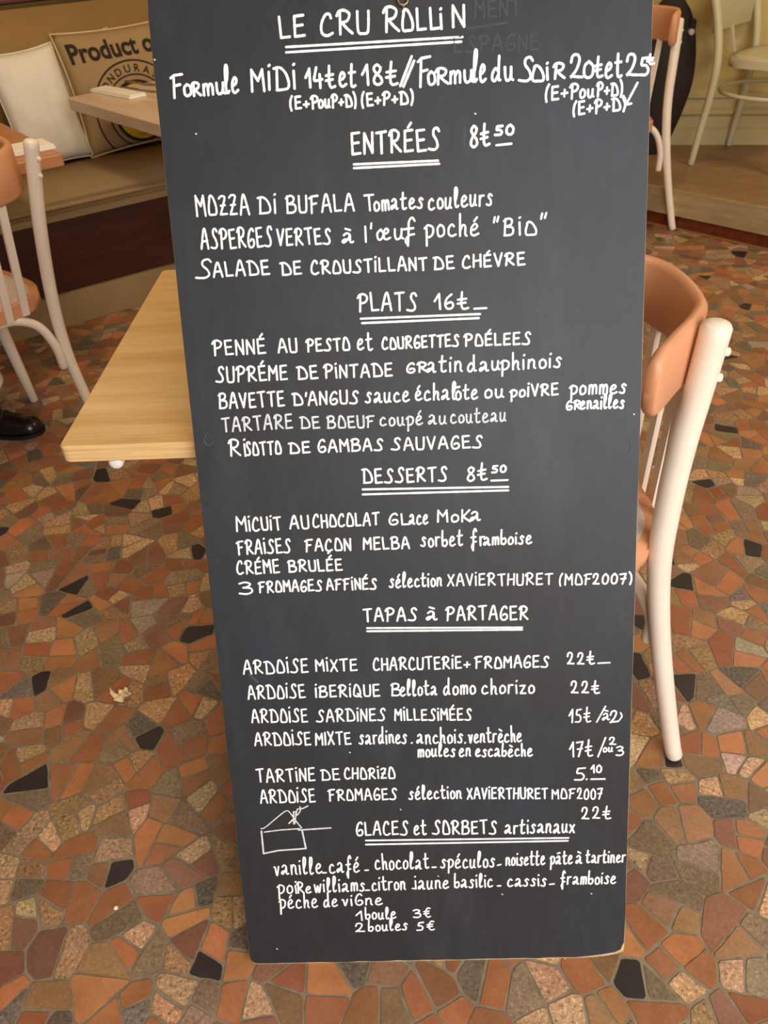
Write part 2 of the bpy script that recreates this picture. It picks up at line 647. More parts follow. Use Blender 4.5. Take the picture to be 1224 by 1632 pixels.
slab('wall_left', A0 - BD * 3.0, CORNER + BD * 0.1, BN, 0.12, 0, 2.9, 'wall_tan')
slab('wall_right', CORNER - WD * 0.02, WP + WD * 2.6, WN, 0.12, 0, 2.9, 'wall')
slab('wall_side', Vector((4.1, -1.4, 0)), Vector((4.1, 4.6, 0)), Vector((1, 0, 0)), 0.1, 0, 2.9, 'wall')
slab('wall_west', Vector((-4.1, -1.4, 0)), Vector((-4.1, 4.0, 0)), Vector((-1, 0, 0)), 0.1, 0, 2.9, 'wall_tan')
bm = bmesh.new()                              # shop front wall behind the photographer with its wide opening
yf = -1.36
box(bm, (-2.25, yf, 1.45), (3.7, 0.1, 2.9))
box(bm, (3.45, yf, 1.45), (1.3, 0.1, 2.9))
box(bm, (1.2, yf, 0.35), (3.2, 0.1, 0.7))
box(bm, (1.2, yf, 2.8), (3.2, 0.1, 0.2))
tag(obj('wall_front', bm, 'wall'), kind='structure')
bm = bmesh.new()
box(bm, (0, 2.9, 2.95), (8.4, 8.6, 0.1))
tag(obj('ceiling', bm, 'ceiling'), kind='structure')

# moulded skirting along the wall behind the platform
PZ = 0.175
bm = bmesh.new()
prof = [(0, 0), (-0.03, 0), (-0.03, 0.075), (-0.018, 0.085), (-0.018, 0.135), (-0.032, 0.15), (-0.032, 0.165), (-0.012, 0.18), (-0.012, 0.215),
        (-0.024, 0.225), (-0.024, 0.24), (0, 0.255)]
ra = [bm.verts.new(wall_pt(tw + 0.1, o, PZ + z)) for o, z in prof]
rb = [bm.verts.new(wall_pt(2.6, o, PZ + z)) for o, z in prof]
for i in range(len(prof)):
    bm.faces.new((ra[i], ra[(i + 1) % len(prof)], rb[(i + 1) % len(prof)], rb[i]))
bm.faces.new(ra)
bm.faces.new(list(reversed(rb)))
tag(obj('baseboard_right', bm, 'moulding'), kind='structure')

# raised platform at the right
QP = Vector((1.345, 3.79, 0))
QD = Vector((0.6875, -0.7262, 0))
QM = Vector((0.7262, 0.6875, 0))              # inward
den = QD.x * WD.y - QD.y * WD.x
tq = ((WP.x - QP.x) * WD.y - (WP.y - QP.y) * WD.x) / den
Q0 = QP + QD * (tq + 0.03)
Q1 = QP + QD * 2.6
W1 = wall_pt(2.55, -0.002)


def strip(name, a, b, n, thick, z0, z1, mat, parent):
    bm = bmesh.new()
    prism(bm, [(a.x, a.y), (b.x, b.y), (b.x + n.x * thick, b.y + n.y * thick), (a.x + n.x * thick, a.y + n.y * thick)], z0, z1)
    return obj(name, bm, mat, parent)


plat = bpy.data.objects.new('platform', None)
COL.objects.link(plat)
tag(plat, 'raised platform with wood boards, pale edge and dark red riser', kind='structure')
bm = bmesh.new()
prism(bm, [(p.x, p.y) for p in (Q0 + QM * 0.002, Q1 + QM * 0.002, W1, wall_pt(tw + 0.6, -0.002))], PZ - 0.03, PZ)
obj('deck', bm, 'laminate', plat)
strip('edge_board', Q0, Q1, QM * -1, 0.022, 0.066, PZ + 0.001, 'nosing', plat)
strip('riser', Q0 + QM * 0.004, Q1 + QM * 0.004, QM, 0.02, 0.0, PZ - 0.03, 'red_wood', plat)
strip('foot_strip', Q0 + QM * 0.004, Q1 + QM * 0.004, QM * -1, 0.008, 0.0, 0.007, 'gold_strip', plat)

# ---------------------------------------------------------------- wall bench with cushions
bench = thing('bench', 'long built-in bench with tan cushions and dark red front', 'bench', BP, BANG)
LA, LB = -1.6, 2.15


def bench_part(name, x0, x1, y0, y1, z0, z1, mat, r=0.01, smooth=False):
    return obj(name, bevelled_box(((x0 + x1) / 2, (y0 + y1) / 2, (z0 + z1) / 2), (x1 - x0, y1 - y0, z1 - z0), r, 3), mat, bench, smooth)


bench_part('plinth', LA, LB, 0.0, 0.76, 0.0, 0.128, 'plinth', 0.003)
bench_part('front_panel', LA, LB, 0.022, 0.76, 0.129, 0.40, 'dark_wood', 0.003)
bench_part('seat_board', LA, LB, 0.0, 0.76, 0.401, 0.428, 'bench_seat', 0.003)
bench_part('seat_cushion', LA, LB, -0.022, 0.64, 0.430, 0.478, 'bench_seat', 0.018, True)
bm = bevelled_box(((LA + LB) / 2, 0, 0.275), (LB - LA, 0.1, 0.55), 0.02, 3)
bmesh.ops.rotate(bm, verts=bm.verts, cent=(0, 0, 0), matrix=Matrix.Rotation(math.radians(-8), 3, 'X'))
bmesh.ops.translate(bm, verts=bm.verts, vec=(0, 0.645, 0.479))
obj('back_cushion', bm, 'bench_back', bench, True)
bench_part('top_rail', LA, LB, 0.66, 0.795, 1.036, 1.075, 'red_wood', 0.006)


# ---------------------------------------------------------------- pillows
def pillow_surface(w, h, t):
    def f(u, v, side):
        a = max(0.0, 1 - abs(u) ** 2.6) ** 0.5 * max(0.0, 1 - abs(v) ** 2.6) ** 0.5
        pin = 1 - 0.06 * (1 - abs(v) ** 2) * abs(u) ** 3
        pin2 = 1 - 0.06 * (1 - abs(u) ** 2) * abs(v) ** 3
        wr = 0.004 * math.sin(9 * u + 4 * v) * math.sin(5 * v - 3 * u) * a
        return Vector((u * w / 2 * pin, -side * (t / 2 * a + wr), v * h / 2 * pin2 + h / 2))
    return f


def pillow(name, w, h, t, mat, parent=None):
    f = pillow_surface(w, h, t)
    bm = bmesh.new()
    N = 22
    for side in (1, -1):
        g = [[bm.verts.new(f(-1 + 2 * i / N, -1 + 2 * j / N, side)) for j in range(N + 1)] for i in range(N + 1)]
        for i in range(N):
            for j in range(N):
                q = (g[i][j], g[i + 1][j], g[i + 1][j + 1], g[i][j + 1])
                bm.faces.new(q if side == 1 else tuple(reversed(q)))
    bmesh.ops.remove_doubles(bm, verts=bm.verts, dist=0.0004)
    return obj(name, bm, mat, parent, True), f


def edge_cord(name, f, mat, parent, r=0.004):
    pts = []
    n = 14
    for a, b in (((-1, -1), (1, -1)), ((1, -1), (1, 1)), ((1, 1), (-1, 1)), ((-1, 1), (-1, -1))):
        for i in range(n):
            t = i / n
            pts.append(f(a[0] + (b[0] - a[0]) * t, a[1] + (b[1] - a[1]) * t, 1))
    bm = bmesh.new()
    tube(bm, pts, r, 6, closed=True)
    return obj(name, bm, mat, parent, True)


def place(o, along, off, z, lean, spin=0.0, tilt=0.0):
    o.location = bench_pt(along, off, z)
    o.rotation_euler = (Matrix.Rotation(BANG + spin, 3, 'Z') @ Matrix.Rotation(lean, 3, 'X') @ Matrix.Rotation(tilt, 3, 'Y')).to_euler()


def text_mesh(txt, size, bold=0.0):
    c = bpy.data.curves.new('lettering', 'FONT')
    c.body = txt
    c.size = size
    c.offset = bold
    c.resolution_u = 4
    c.align_x = 'LEFT'
    o = bpy.data.objects.new('lettering', c)
    COL.objects.link(o)
    dg = bpy.context.evaluated_depsgraph_get()
    me = bpy.data.meshes.new_from_object(o.evaluated_get(dg))
    bpy.data.objects.remove(o)
    bm = bmesh.new()
    bm.from_mesh(me)
    bpy.data.meshes.remove(me)
    bmesh.ops.triangulate(bm, faces=bm.faces)
    bmesh.ops.subdivide_edges(bm, edges=[e for e in bm.edges if e.calc_length() > 0.012], cuts=1)
    return bm


def on_pillow(bm, f, w, h, fn, off=0.0012):
    """fn maps flat lettering coordinates to (x, z) on the pillow front"""
    for v in bm.verts:
        x, z = fn(v.co.x, v.co.y)
        u, vv = x / (w / 2), (z - h / 2) / (h / 2)
        p = f(max(-.99, min(.99, u)), max(-.99, min(.99, vv)), 1)
        v.co = p + Vector((0, -off, 0))
    return bm


cw, chh = 0.54, 0.458
coffee = thing('burlap_pillow', 'tan burlap sack pillow printed in black with a yellow round emblem', 'pillow')
body, cf = pillow('cover', cw, chh, 0.13, 'burlap', coffee)
edge_cord('seam', cf, 'cream_cloth', coffee, 0.0035)
tb = text_mesh('Product of', 0.094, 0.003)
obj('printed_lettering', on_pillow(tb, cf, cw, chh, lambda x, y: (-0.242 + x * 0.95, 0.342 + y * 1.08)), 'black_ink', coffee)
ccx, ccz = -0.016, 0.128


def ring_bm(r0, r1, a0=0, a1=2 * math.pi, n=48):
    bm = bmesh.new()
    prev = None
    for i in range(n + 1):
        a = a0 + (a1 - a0) * i / n
        cur = [bm.verts.new((r * math.cos(a), r * math.sin(a), 0)) for r in (r0, (r0 + r1) / 2, r1)]
        if prev:
            for q in (0, 1):
                bm.faces.new((prev[q], prev[q + 1], cur[q + 1], cur[q]))
        prev = cur
    return bm


fn0 = lambda x, y: (ccx + x, ccz + y)
obj('stamp_ring', on_pillow(ring_bm(0.190, 0.197), cf, cw, chh, fn0), 'black_ink', coffee)
obj('stamp_ring', on_pillow(ring_bm(0.138, 0.144), cf, cw, chh, fn0), 'black_ink', coffee)
arc = bmesh.new()
for i, chx in enumerate('HONDURAS'):
    g = text_mesh(chx, 0.040, 0.0008)
    a = math.radians(152 - i * 14.5)
    for v in g.verts:
        x, y = v.co.x - 0.012, v.co.y + 0.151
        v.co = Vector((x * math.sin(a) + y * math.cos(a), -x * math.cos(a) + y * math.sin(a), 0))
    tmp = bpy.data.meshes.new('tmp')
    g.to_mesh(tmp)
    g.free()
    arc.from_mesh(tmp)
    bpy.data.meshes.remove(tmp)
obj('stamp_lettering', on_pillow(arc, cf, cw, chh, fn0), 'black_ink', coffee)
disc = bmesh.new()
prev = [disc.verts.new((0.001 * math.cos(2 * math.pi * i / 40), 0.001 * math.sin(2 * math.pi * i / 40), 0)) for i in range(40)]
for rr_ in (0.03, 0.07, 0.108):
    cur = [disc.verts.new((rr_ * math.cos(2 * math.pi * i / 40), rr_ * math.sin(2 * math.pi * i / 40), 0)) for i in range(40)]
    for i in range(40):
        disc.faces.new((prev[i], prev[(i + 1) % 40], cur[(i + 1) % 40], cur[i]))
    prev = cur
obj('emblem', on_pillow(disc, cf, cw, chh, fn0, 0.0014), 'yellow_ink', coffee)
obj('emblem_ring', on_pillow(ring_bm(0.108, 0.122), cf, cw, chh, fn0, 0.0014), 'black_ink', coffee)
blot = bmesh.new()
for (bx, by, br) in ((-0.035, -0.02, 0.02), (0.02, 0.005, 0.03), (0.0, 0.045, 0.02)):
    vs = [blot.verts.new((bx + br * (1 + .3 * math.sin(3 * t)) * math.cos(t), by + br * math.sin(t), 0)) for t in [2 * math.pi * q / 14 for q in range(14)]]
    blot.faces.new(vs)
obj('emblem_figure', on_pillow(blot, cf, cw, chh, fn0, 0.0022), 'black_ink', coffee)
place(coffee, 0.935, 0.485, 0.484, math.radians(-13), 0.0, math.radians(-1.2))

wp = thing('white_pillow', 'plain off-white cotton pillow leaning left of the burlap one', 'pillow')
pb, pf = pillow('cover', 0.29, 0.425, 0.13, 'white_cloth', wp)
edge_cord('seam', pf, 'white_cloth', wp, 0.003)
place(wp, 0.532, 0.462, 0.482, math.radians(-13), math.radians(8), math.radians(-2))

cp = thing('cream_pillow', 'cream pillow hidden behind the burlap pillow, only its corner showing', 'pillow')
pb, pf = pillow('cover', 0.28, 0.4, 0.04, 'cream_cloth', cp)
edge_cord('seam', pf, 'cream_cloth', cp, 0.003)
place(cp, 0.835, 0.583, 0.506, math.radians(-9), 0.0, math.radians(-9))

# ---------------------------------------------------------------- bentwood chairs
POST = [(.259, -.275, 0, .0145), (.236, -.238, .16, .0155), (.219, -.210, .30, .0165), (.207, -.188, .43, .0175), (.205, -.171, .54, .0178),
        (.204, -.161, .65, .0182), (.203, -.158, .74, .0187), (.206, -.158, .85, .019)]
CREST = [(.100, -.232), (.135, -.196), (.165, -.165), (.200, -.130), (.232, -.085), (.244, -.03), (.246, .03), (.234, .085), (.2, .13), (.165, .165), (.135, .196),
         (.100, .232)]
SEAT_Z = 0.47


def post_at(post, z, side):
    b, l, zz, r = interp(post, z)
    return Vector((b, -side * l * -1 if False else side * -l, z)), r


def make_chair(label, group, crest_mat, frame_mat, rim_mat, pad_mat, post=POST, crest=CREST, crest_h=0.105, crest_top=0.845, ring=False, brace=True,
               slats=(-.11, -.055, 0.0, .055, .11), front=(-.15, .175), name='bistro_chair',
               shift=0.0, arch=0.43, ring_r=0.185, slat_top=None):
    t = thing(name, label, 'chair', group=group)
    # seat: rim and inset pad
    def outline(s, n=48):
        out = []
        for i in range(n):
            a = 2 * math.pi * i / n
            ca, sa = math.cos(a), math.sin(a)
            x = math.copysign(abs(ca) ** 0.62, ca) * 0.203 * s
            y = math.copysign(abs(sa) ** 0.62, sa) * 0.222 * s
            out.append((x - 0.005 + shift, y))
        return out
    bm = bmesh.new()
    prism(bm, outline(0.96), SEAT_Z - 0.038, SEAT_Z)
    bmesh.ops.bevel(bm, geom=[e for e in bm.edges if abs(e.verts[0].co.z - e.verts[1].co.z) < 1e-5], offset=0.006, segments=2, affect='EDGES')
    obj('seat', bm, rim_mat, t, True)
    bm = bmesh.new()
    ring0 = None
    for s, z in ((0.86, SEAT_Z + 0.0005), (0.84, SEAT_Z + 0.003), (0.6, SEAT_Z + 0.004), (0.3, SEAT_Z + 0.004)):
        cur = [bm.verts.new((x, y, z)) for x, y in outline(s)]
        if ring0:
            for i in range(len(cur)):
                bm.faces.new((ring0[i], ring0[(i + 1) % len(cur)], cur[(i + 1) % len(cur)], cur[i]))
        ring0 = cur
    bm.faces.new(ring0)
    obj('seat_pad', bm, pad_mat, t, True)
    # rear legs running up into back posts
    for side in (1, -1):
        P, R = [], []
        pts = catmull([(b, -side * -l if side < 0 else l, z) for b, l, z, r in post], 6)
        pts = catmull([(b, l * side, z) for b, l, z, r in post], 6)
        for p in pts:
            R.append(interp(post, p.z)[3])
        bm = bmesh.new()
        base = pts[0].copy()
        base.z = 0.0068
        tube(bm, [base] + pts[1:], R, 14)
        leg = obj('rear_leg', bm, frame_mat, t, True)
        for zz in (min(crest_top, post[-1][2]) - 0.035, min(crest_top, post[-1][2]) - 0.075):
            b, l, z, r = interp(post, zz)
            d = Vector((0.93, 0.36 * (1 if l * side > 0 else -1), 0)).normalized()
            c = Vector((b, l * side, zz))
            bm = bmesh.new()
            tube(bm, [c + d * (r * 0.6), c + d * (r + 0.003)], 0.0065, 10)
            obj('bolt', bm, frame_mat, leg, True)
    for side in (1, -1):
        bm = bmesh.new()
        a = Vector((front[0] + 0.03, side * (front[1] - 0.035), SEAT_Z - 0.036))
        b = Vector((front[0] - 0.012, side * (front[1] + 0.01), 0.006))
        tube(bm, [a.lerp(b, q) for q in (0, .25, .5, .75, 1)], [.020, .019, .0175, .016, .014], 14)
        obj('front_leg', bm, frame_mat, t, True)
    # curved top rail
    cv = catmull([(x, y, 0) for x, y in crest], 6)
    bm = bmesh.new()
    rows = []
    n = len(cv)
    th = 0.021
    for i, p in enumerate(cv):
        d = (cv[min(i + 1, n - 1)] - cv[max(i - 1, 0)]).normalized()
        nrm = Vector((d.y, -d.x, 0))
        s = min(i, n - 1 - i) / 5.0
        k_ = min(1.0, s)
        hh = crest_h * (0.45 + 0.55 * math.sqrt(1 - (1 - k_) ** 2))
        zt = crest_top - 0.012 * (1 - k_) ** 2
        zb = zt - hh
        if crest_h > 0.12:
            zb, zt = crest_top - crest_h, crest_top
        prof = []
        for (o_, z_) in ((0, zb + .007), (.004, zb), (th - .004, zb), (th, zb + .007), (th, zt - .009), (th - .006, zt), (.006, zt), (0, zt - .009)):
            prof.append(bm.verts.new(Vector((p.x, p.y, 0)) - nrm * o_ * (1 if i not in (0, n - 1) else 0.9) + Vector((0, 0, z_))))
        rows.append(prof)
    for i in range(n - 1):
        for q in range(8):
            bm.faces.new((rows[i][q], rows[i + 1][q], rows[i + 1][(q + 1) % 8], rows[i][(q + 1) % 8]))
    bm.faces.new(rows[0])
    bm.faces.new(list(reversed(rows[-1])))
    bmesh.ops.recalc_face_normals(bm, faces=bm.faces)
    obj('top_rail', bm, crest_mat, t, True)
    # flat back slats
    cvs = [(p.x, p.y) for p in cv]
    for l in slats:
        bx = 0.2
        for (xa, ya), (xb, yb) in zip(cvs, cvs[1:]):
            if ya <= l <= yb:
                bx = xa + (xb - xa) * (l - ya) / max(yb - ya, 1e-6)
        bm = bmesh.new()
        a = Vector((0.203 + shift - abs(l) ** 2 * 1.2, l * 0.98, SEAT_Z - 0.035))
        b = Vector((bx - 0.0105, l, crest_top - crest_h + 0.03))
        d = (b - a).normalized()
        v0 = []
        for q in (0, 0.33, 0.66, 1):
            c = a.lerp(b, q)
            v0.append([bm.verts.new(c + Vector((dx * 0.0045, dy * 0.0105, 0))) for dx, dy in ((-1, -1), (1, -1), (1, 1), (-1, 1))])
        for i in range(3):
            for q in range(4):
                bm.faces.new((v0[i][q], v0[i][(q + 1) % 4], v0[i + 1][(q + 1) % 4], v0[i + 1][q]))
        bm.faces.new(list(reversed(v0[0])))
        bm.faces.new(v0[-1])
        obj('slat', bm, frame_mat, t)
    if brace:
        bm = bmesh.new()
        l0 = abs(interp(post, .255)[1]) - .027
        hb = [(.197, -l0, .255), (.200, -l0 + .006, .255 + .4 * (arch - .255)), (.190, -l0 + .03, .255 + .78 * (arch - .255)),
              (.178, -l0 + .075, .255 + .96 * (arch - .255)), (.172, -.04, arch)]
        pts = catmull(hb + [(b, -l, z) for b, l, z in reversed(hb)], 5)
        tube(bm, pts, 0.013, 10)
        obj('brace', bm, frame_mat, t, True)
    if ring:
        bm = bmesh.new()
        pts = [(ring_r * math.cos(a) + 0.015, ring_r * math.sin(a), 0.32) for a in [2 * math.pi * q / 40 for q in range(40)]]
        tube(bm, pts, 0.0095, 8, closed=True)
        obj('stretcher_ring', bm, frame_mat, t, True)
    return t


NPOST = [(.257, -.275, 0, .0155), (.226, -.240, .16, .017), (.203, -.210, .30, .018), (.188, -.188, .43, .0195), (.190, -.171, .54, .0205),
         (.196, -.161, .65, .021), (.203, -.158, .74, .0212), (.208, -.158, .84, .0215)]
near_chair = make_chair('terracotta and cream bistro chair close behind the right edge of the menu board', 'bistro chairs', 'terracotta', 'cream_paint',
                        'terracotta', 'seat_pad', NPOST, CREST, shift=0.028, arch=0.355)
near_chair.location = (0.243, 1.110, 0)
near_chair.rotation_euler = (0, 0, math.radians(6))

FPOST = [(.259, -.275, 0, .0145), (.236, -.238, .16, .0155), (.219, -.210, .30, .0165), (.210, -.188, .43, .0175), (.212, -.174, .54, .0178),
         (.218, -.168, .65, .0182), (.226, -.162, .74, .0185), (.232, -.156, .80, .0185)]
FCREST = [(.05, -.250), (.09, -.238), (.132, -.218), (.170, -.186), (.198, -.13), (.212, -.05), (.212, .05), (.198, .13), (.170, .186), (.132, .218), (.09, .238),
          (.05, .250)]
far_chair = make_chair('terracotta and cream bistro chair at the foot of the platform, beside the black bag', 'bistro chairs', 'terracotta', 'cream_paint',
                       'terracotta', 'seat_pad', FPOST, FCREST, 0.115, 0.85, shift=-0.03)
far_chair.location = (1.040, 3.715, 0)
far_chair.rotation_euler = (0, 0, math.radians(40))
far_chair.scale = (1.05,) * 3

LPOST = [(.225, -.205, 0, .0145), (.205, -.192, .16, .0155), (.192, -.187, .28, .0165), (.194, -.188, .40, .0175), (.204, -.196, .52, .0178),
         (.222, -.210, .66, .0182), (.238, -.226, .77, .0187), (.252, -.240, .865, .019)]
LCREST = [(.03, -.262), (.09, -.250), (.150, -.236), (.205, -.208), (.26, -.15), (.285, -.07), (.29, 0), (.285, .07), (.26, .15), (.205, .208), (.150, .236), (.09, .250),
          (.03, .262)]
left_chair = make_chair('bistro chair with brown top rail and pale slats in front of the bench', 'bistro chairs', 'terracotta', 'cream_paint',
                        'terracotta', 'seat_pad', LPOST, LCREST, 0.115, 0.862)
left_chair.location = (-1.18, 2.14, 0)
left_chair.rotation_euler = (0, 0, math.radians(-42))

WPOST = [(.240, -.215, 0, .0150), (.226, -.212, .16, .0165), (.212, -.208, .30, .0180), (.206, -.208, .43, .0185), (.222, -.210, .54, .0185),
         (.252, -.214, .65, .0185), (.288, -.220, .75, .0185), (.330, -.228, .86, .019)]
white_chair = make_chair('all-ivory bentwood chair standing on the wooden platform', 'bistro chairs', 'ivory_paint', 'ivory_paint', 'ivory_paint', 'ivory_paint',
                         WPOST, [(.272, -.20), (.274, -.15), (.276, -.10), (.277, -.04), (.277, .04), (.276, .10), (.274, .15), (.272, .20)], 0.30, 0.86, True, False, (0.0,),
                         ring_r=0.225, shift=0.012)
white_chair.location = (1.941, 4.046, PZ)
white_chair.rotation_euler = (0, 0, math.radians(135))


# ---------------------------------------------------------------- tables
def table(name, label, c, size, rotz, top_z, th, top_mats, leg_mat, group=None, stub=None, col=(0.0, 0.0)):
    t = thing(name, label, 'table', (c[0], c[1], 0), rotz, group)
    bm = bmesh.new()
    w, d = size
    r = 0.012
    pts = []
    for sx, sy, a0 in ((1, -1, -90), (1, 1, 0), (-1, 1, 90), (-1, -1, 180)):
        for q in range(5):
            a = math.radians(a0 + 90 * q / 4)
            pts.append((sx * (w / 2 - r) + r * math.cos(a), sy * (d / 2 - r) + r * math.sin(a)))
    prism(bm, pts, top_z - th, top_z, 0, 1)
    bmesh.ops.bevel(bm, geom=[e for e in bm.edges if abs(e.verts[0].co.z - e.verts[1].co.z) < 1e-5], offset=0.0025, segments=1, affect='EDGES')
    obj('tabletop', bm, top_mats, t)
    bm = bmesh.new()
    tube(bm, [(col[0], col[1], 0.03), (col[0], col[1], top_z - th)], 0.03, 16, round_end=False)
    obj('column', bm, leg_mat, t, True)
    bm = bmesh.new()
    pr = [(0.19, 0.0), (0.19, 0.012), (0.1, 0.02), (0.036, 0.04), (0.03, 0.05)]
    prev = None
    for rr_, zz in pr:
        cur = [bm.verts.new((col[0] + rr_ * math.cos(2 * math.pi * i / 32), col[1] + rr_ * math.sin(2 * math.pi * i / 32), zz)) for i in range(32)]
        if prev:
            for i in range(32):
                bm.faces.new((prev[i], prev[(i + 1) % 32], cur[(i + 1) % 32], cur[i]))
        else:
            bm.faces.new(list(reversed(cur)))
        prev = cur
    bm.faces.new(prev)
    obj('foot', bm, leg_mat, t, True)
    if stub is not None:
        for sx in (1, -1):
            bm = bmesh.new()
            tube(bm, [(sx * stub[0], -stub[1], top_z - th - 0.0105), (sx * stub[0], stub[1], top_z - th - 0.0105)], 0.0105, 14)
            obj('rail', bm, leg_mat, t, True)
        bm = bmesh.new()
        tube(bm, [(-stub[0], 0, top_z - th - 0.012), (stub[0], 0, top_z - th - 0.012)], 0.0105, 12)
        obj('cross_rail', bm, leg_mat, t, True)
    return t


TZ = 0.748


def at_floor(px, py, z):
    d = RGT * ((px - 612) / FPX) + DWN * ((py - 816) / FPX) + FWD
    return CAM + d * ((z - CAMZ) / d.z)


ca, cb, cc = at_floor(91, 713, TZ), at_floor(313, 698, TZ), at_floor(258, 430, TZ)
tv = (cc - ca).normalized()
th_ang = math.atan2(tv.y, tv.x) - math.pi / 2
dep = (cc - ca).length
wid = 0.69
ctr = ca + Vector((math.cos(th_ang), math.sin(th_ang), 0)) * (wid / 2) + tv * (dep / 2)
table('cafe_table', 'light oak square table the menu board leans against', ctr, (wid, dep), th_ang, TZ, 0.027, ['oak', 'oak_edge'], 'white_enamel', None,
      (wid / 2 - 0.068, dep / 2 - 0.013))

# table in front of the bench (pale), seen left of the board
bt_c = Vector((-1.13, 3.40, 0))
bt_e = Vector((0.42, -0.495, 0)).normalized()
bt_n = Vector((0.495, 0.42, 0)).normalized()
FT = 0.745
bc = bt_c + bt_e * 0.36 + bt_n * 0.33
bang = math.atan2(bt_e.y, bt_e.x)
table('cafe_table', 'pale wooden table before the bench, laid with a white napkin', bc, (0.72, 0.66), bang, FT, 0.042, ['pink_wood', 'pink_wood'], 'white_enamel',
      'tables by the bench', col=(0.22, 0.0))
# table beyond the left chair
lt_c = at_floor(100, 245, 0.745)
lcc = lt_c + 0.3 * Vector((math.cos(math.radians(126)) + math.cos(math.radians(216)), math.sin(math.radians(126)) + math.sin(math.radians(216)), 0))
table('cafe_table', 'amber wooden table at the left edge, beyond the slatted chair', lcc, (0.6, 0.6), math.radians(36), 0.745, 0.034, ['amber_wood', 'amber_wood'], 'white_enamel',
      'tables by the bench', col=(-0.232, 0.02))


def at_plane(px, py, z):
    return at_floor(px, py, z)


def napkin(label, c, w, d, z, rot, group):
    t = thing('paper_napkin', label, 'napkin', (c[0], c[1], z), rot, group)
    bm = bevelled_box((0, 0, 0.004), (w, d, 0.008), 0.002, 2)
    obj('lower_fold', bm, 'white_paper', t)
    bm = bevelled_box((0.002, 0.001, 0.0105), (w * 0.97, d * 0.95, 0.004), 0.0015, 2)
    obj('upper_fold', bm, 'white_paper', t)
    return t


n1 = at_plane(188, 150, FT)
n0, n2 = at_plane(158, 145, FT), at_plane(222, 157, FT)
nd = n2 - n0
napkin('white folded napkin on the pale table by the burlap pillow', n1, nd.length, 0.075, FT + 0.0005, math.atan2(nd.y, nd.x), 'napkins')
n3 = at_plane(72, 238, 0.745)
napkin('white napkin at the corner of the amber table', n3 + Vector((-0.06, 0.0, 0)), 0.15, 0.12, 0.7455, math.radians(36), 'napkins')


def cutlery(name, label, c, rot, z, blade):
    t = thing(name, label, 'cutlery', (c[0], c[1], z), rot, 'cutlery on the pale table')
    bm = bmesh.new()
    tube(bm, [(-0.1, 0, 0.004), (-0.06, 0, 0.005), (0, 0, 0.005)], [.005, .0055, .0035], 8)
    obj('handle', bm, 'steel', t, True)
    bm = bmesh.new()
    if blade:
        prism(bm, [(0, -.004), (.09, -.009), (.105, -.002), (.1, .005), (0, .004)], 0.003, 0.0055)
        obj('blade', bm, 'steel', t)
    else:
        prism(bm, [(0, -.003), (.03, -.011), (.045, -.011), (.045, .011), (.03, .011), (0, .003)], 0.003, 0.005)
        for q in (-.009, -.003, .003, .009):
            prism(bm, [(.045, q - .0014), (.095, q - .0012), (.095, q + .0012), (.045, q + .0014)], 0.003, 0.005)
        obj('tines', bm, 'steel', t)
    return t


k1 = at_plane(222, 145, FT)
cutlery('knife', 'steel knife lying behind the white napkin', k1, math.atan2(nd.y, nd.x) + 0.15, FT + 0.0005, True)
k2 = at_plane(212, 137, FT)
cutlery('fork', 'steel fork lying behind the knife', k2 + Vector((0.03, 0.02, 0)), math.atan2(nd.y, nd.x) + 0.1, FT + 0.0005, False)

# round white plate on the amber table
pc = at_plane(4, 234, 0.75)
pl = thing('dinner_plate', 'white plate on the amber table behind the chair back', 'plate', (pc.x - 0.13, pc.y + 0.0, 0.7455))
for nm, pr in (('well', [(0.0, .004), (.06, .004), (.075, .008)]), ('rim', [(.075, .008), (.11, .016), (.112, .0185), (.109, .0185), (.074, .0105)]), ('base', [(.0, .0), (.07, 0.0), (.108, .0135)])):
    bm = bmesh.new()
    prev = None
    for rr_, zz in pr:
        cur = [bm.verts.new((max(rr_, .001) * math.cos(2 * math.pi * i / 40), max(rr_, .001) * math.sin(2 * math.pi * i / 40), zz)) for i in range(40)]
        if prev:
            for i in range(40):
                bm.faces.new((prev[i], prev[(i + 1) % 40], cur[(i + 1) % 40], cur[i]))
        prev = cur
    obj(nm, bm, 'white_enamel', pl, True)

# ---------------------------------------------------------------- black bag against the wall
bag = thing('bag', 'tall black lens-shaped bag standing on the platform behind a chair', 'bag', (1.492, 4.315, PZ), math.radians(-12.4))
bm = bmesh.new()
prof = [(0, .045, .03), (.008, .06, .035), (.08, .092, .055), (.2, .128, .07), (.32, .150, .075), (.43, .146, .072), (.54, .124, .062), (.62, .092, .05), (.67, .055, .04), (.69, .035, .025)]
dense = catmull([Vector((z, w, d)) for z, w, d in prof], 4)
prev = None
for z, w, d in dense:
    cur = [bm.verts.new((max(w, .01) * math.cos(a), max(d, .01) * math.sin(a), max(z, 0))) for a in [2 * math.pi * i / 28 for i in range(28)]]
    if prev:
        for i in range(28):
            bm.faces.new((prev[i], prev[(i + 1) % 28], cur[(i + 1) % 28], cur[i]))
    else:
        bm.faces.new(list(reversed(cur)))
    prev = cur
bm.faces.new(prev)
obj('body', bm, 'bag_nylon', bag, True)
bm = bmesh.new()
tube(bm, [(.094, -.044, .55), (.098, -.064, .55)], .014, 14)
obj('stud', bm, 'seat_pad', bag, True)
bm = bmesh.new()
tube(bm, catmull([(-.03, 0, .675), (-.03, 0, .71), (0, 0, .735), (.03, 0, .71), (.03, 0, .675)], 5), .009, 8)
obj('handle', bm, 'bag_nylon', bag, True)
bm = bmesh.new()
box(bm, (.098, -.036, .555), (.03, .03, .09), 0, 0.3)
bmesh.ops.bevel(bm, geom=bm.edges[:], offset=.006, segments=2, affect='EDGES')
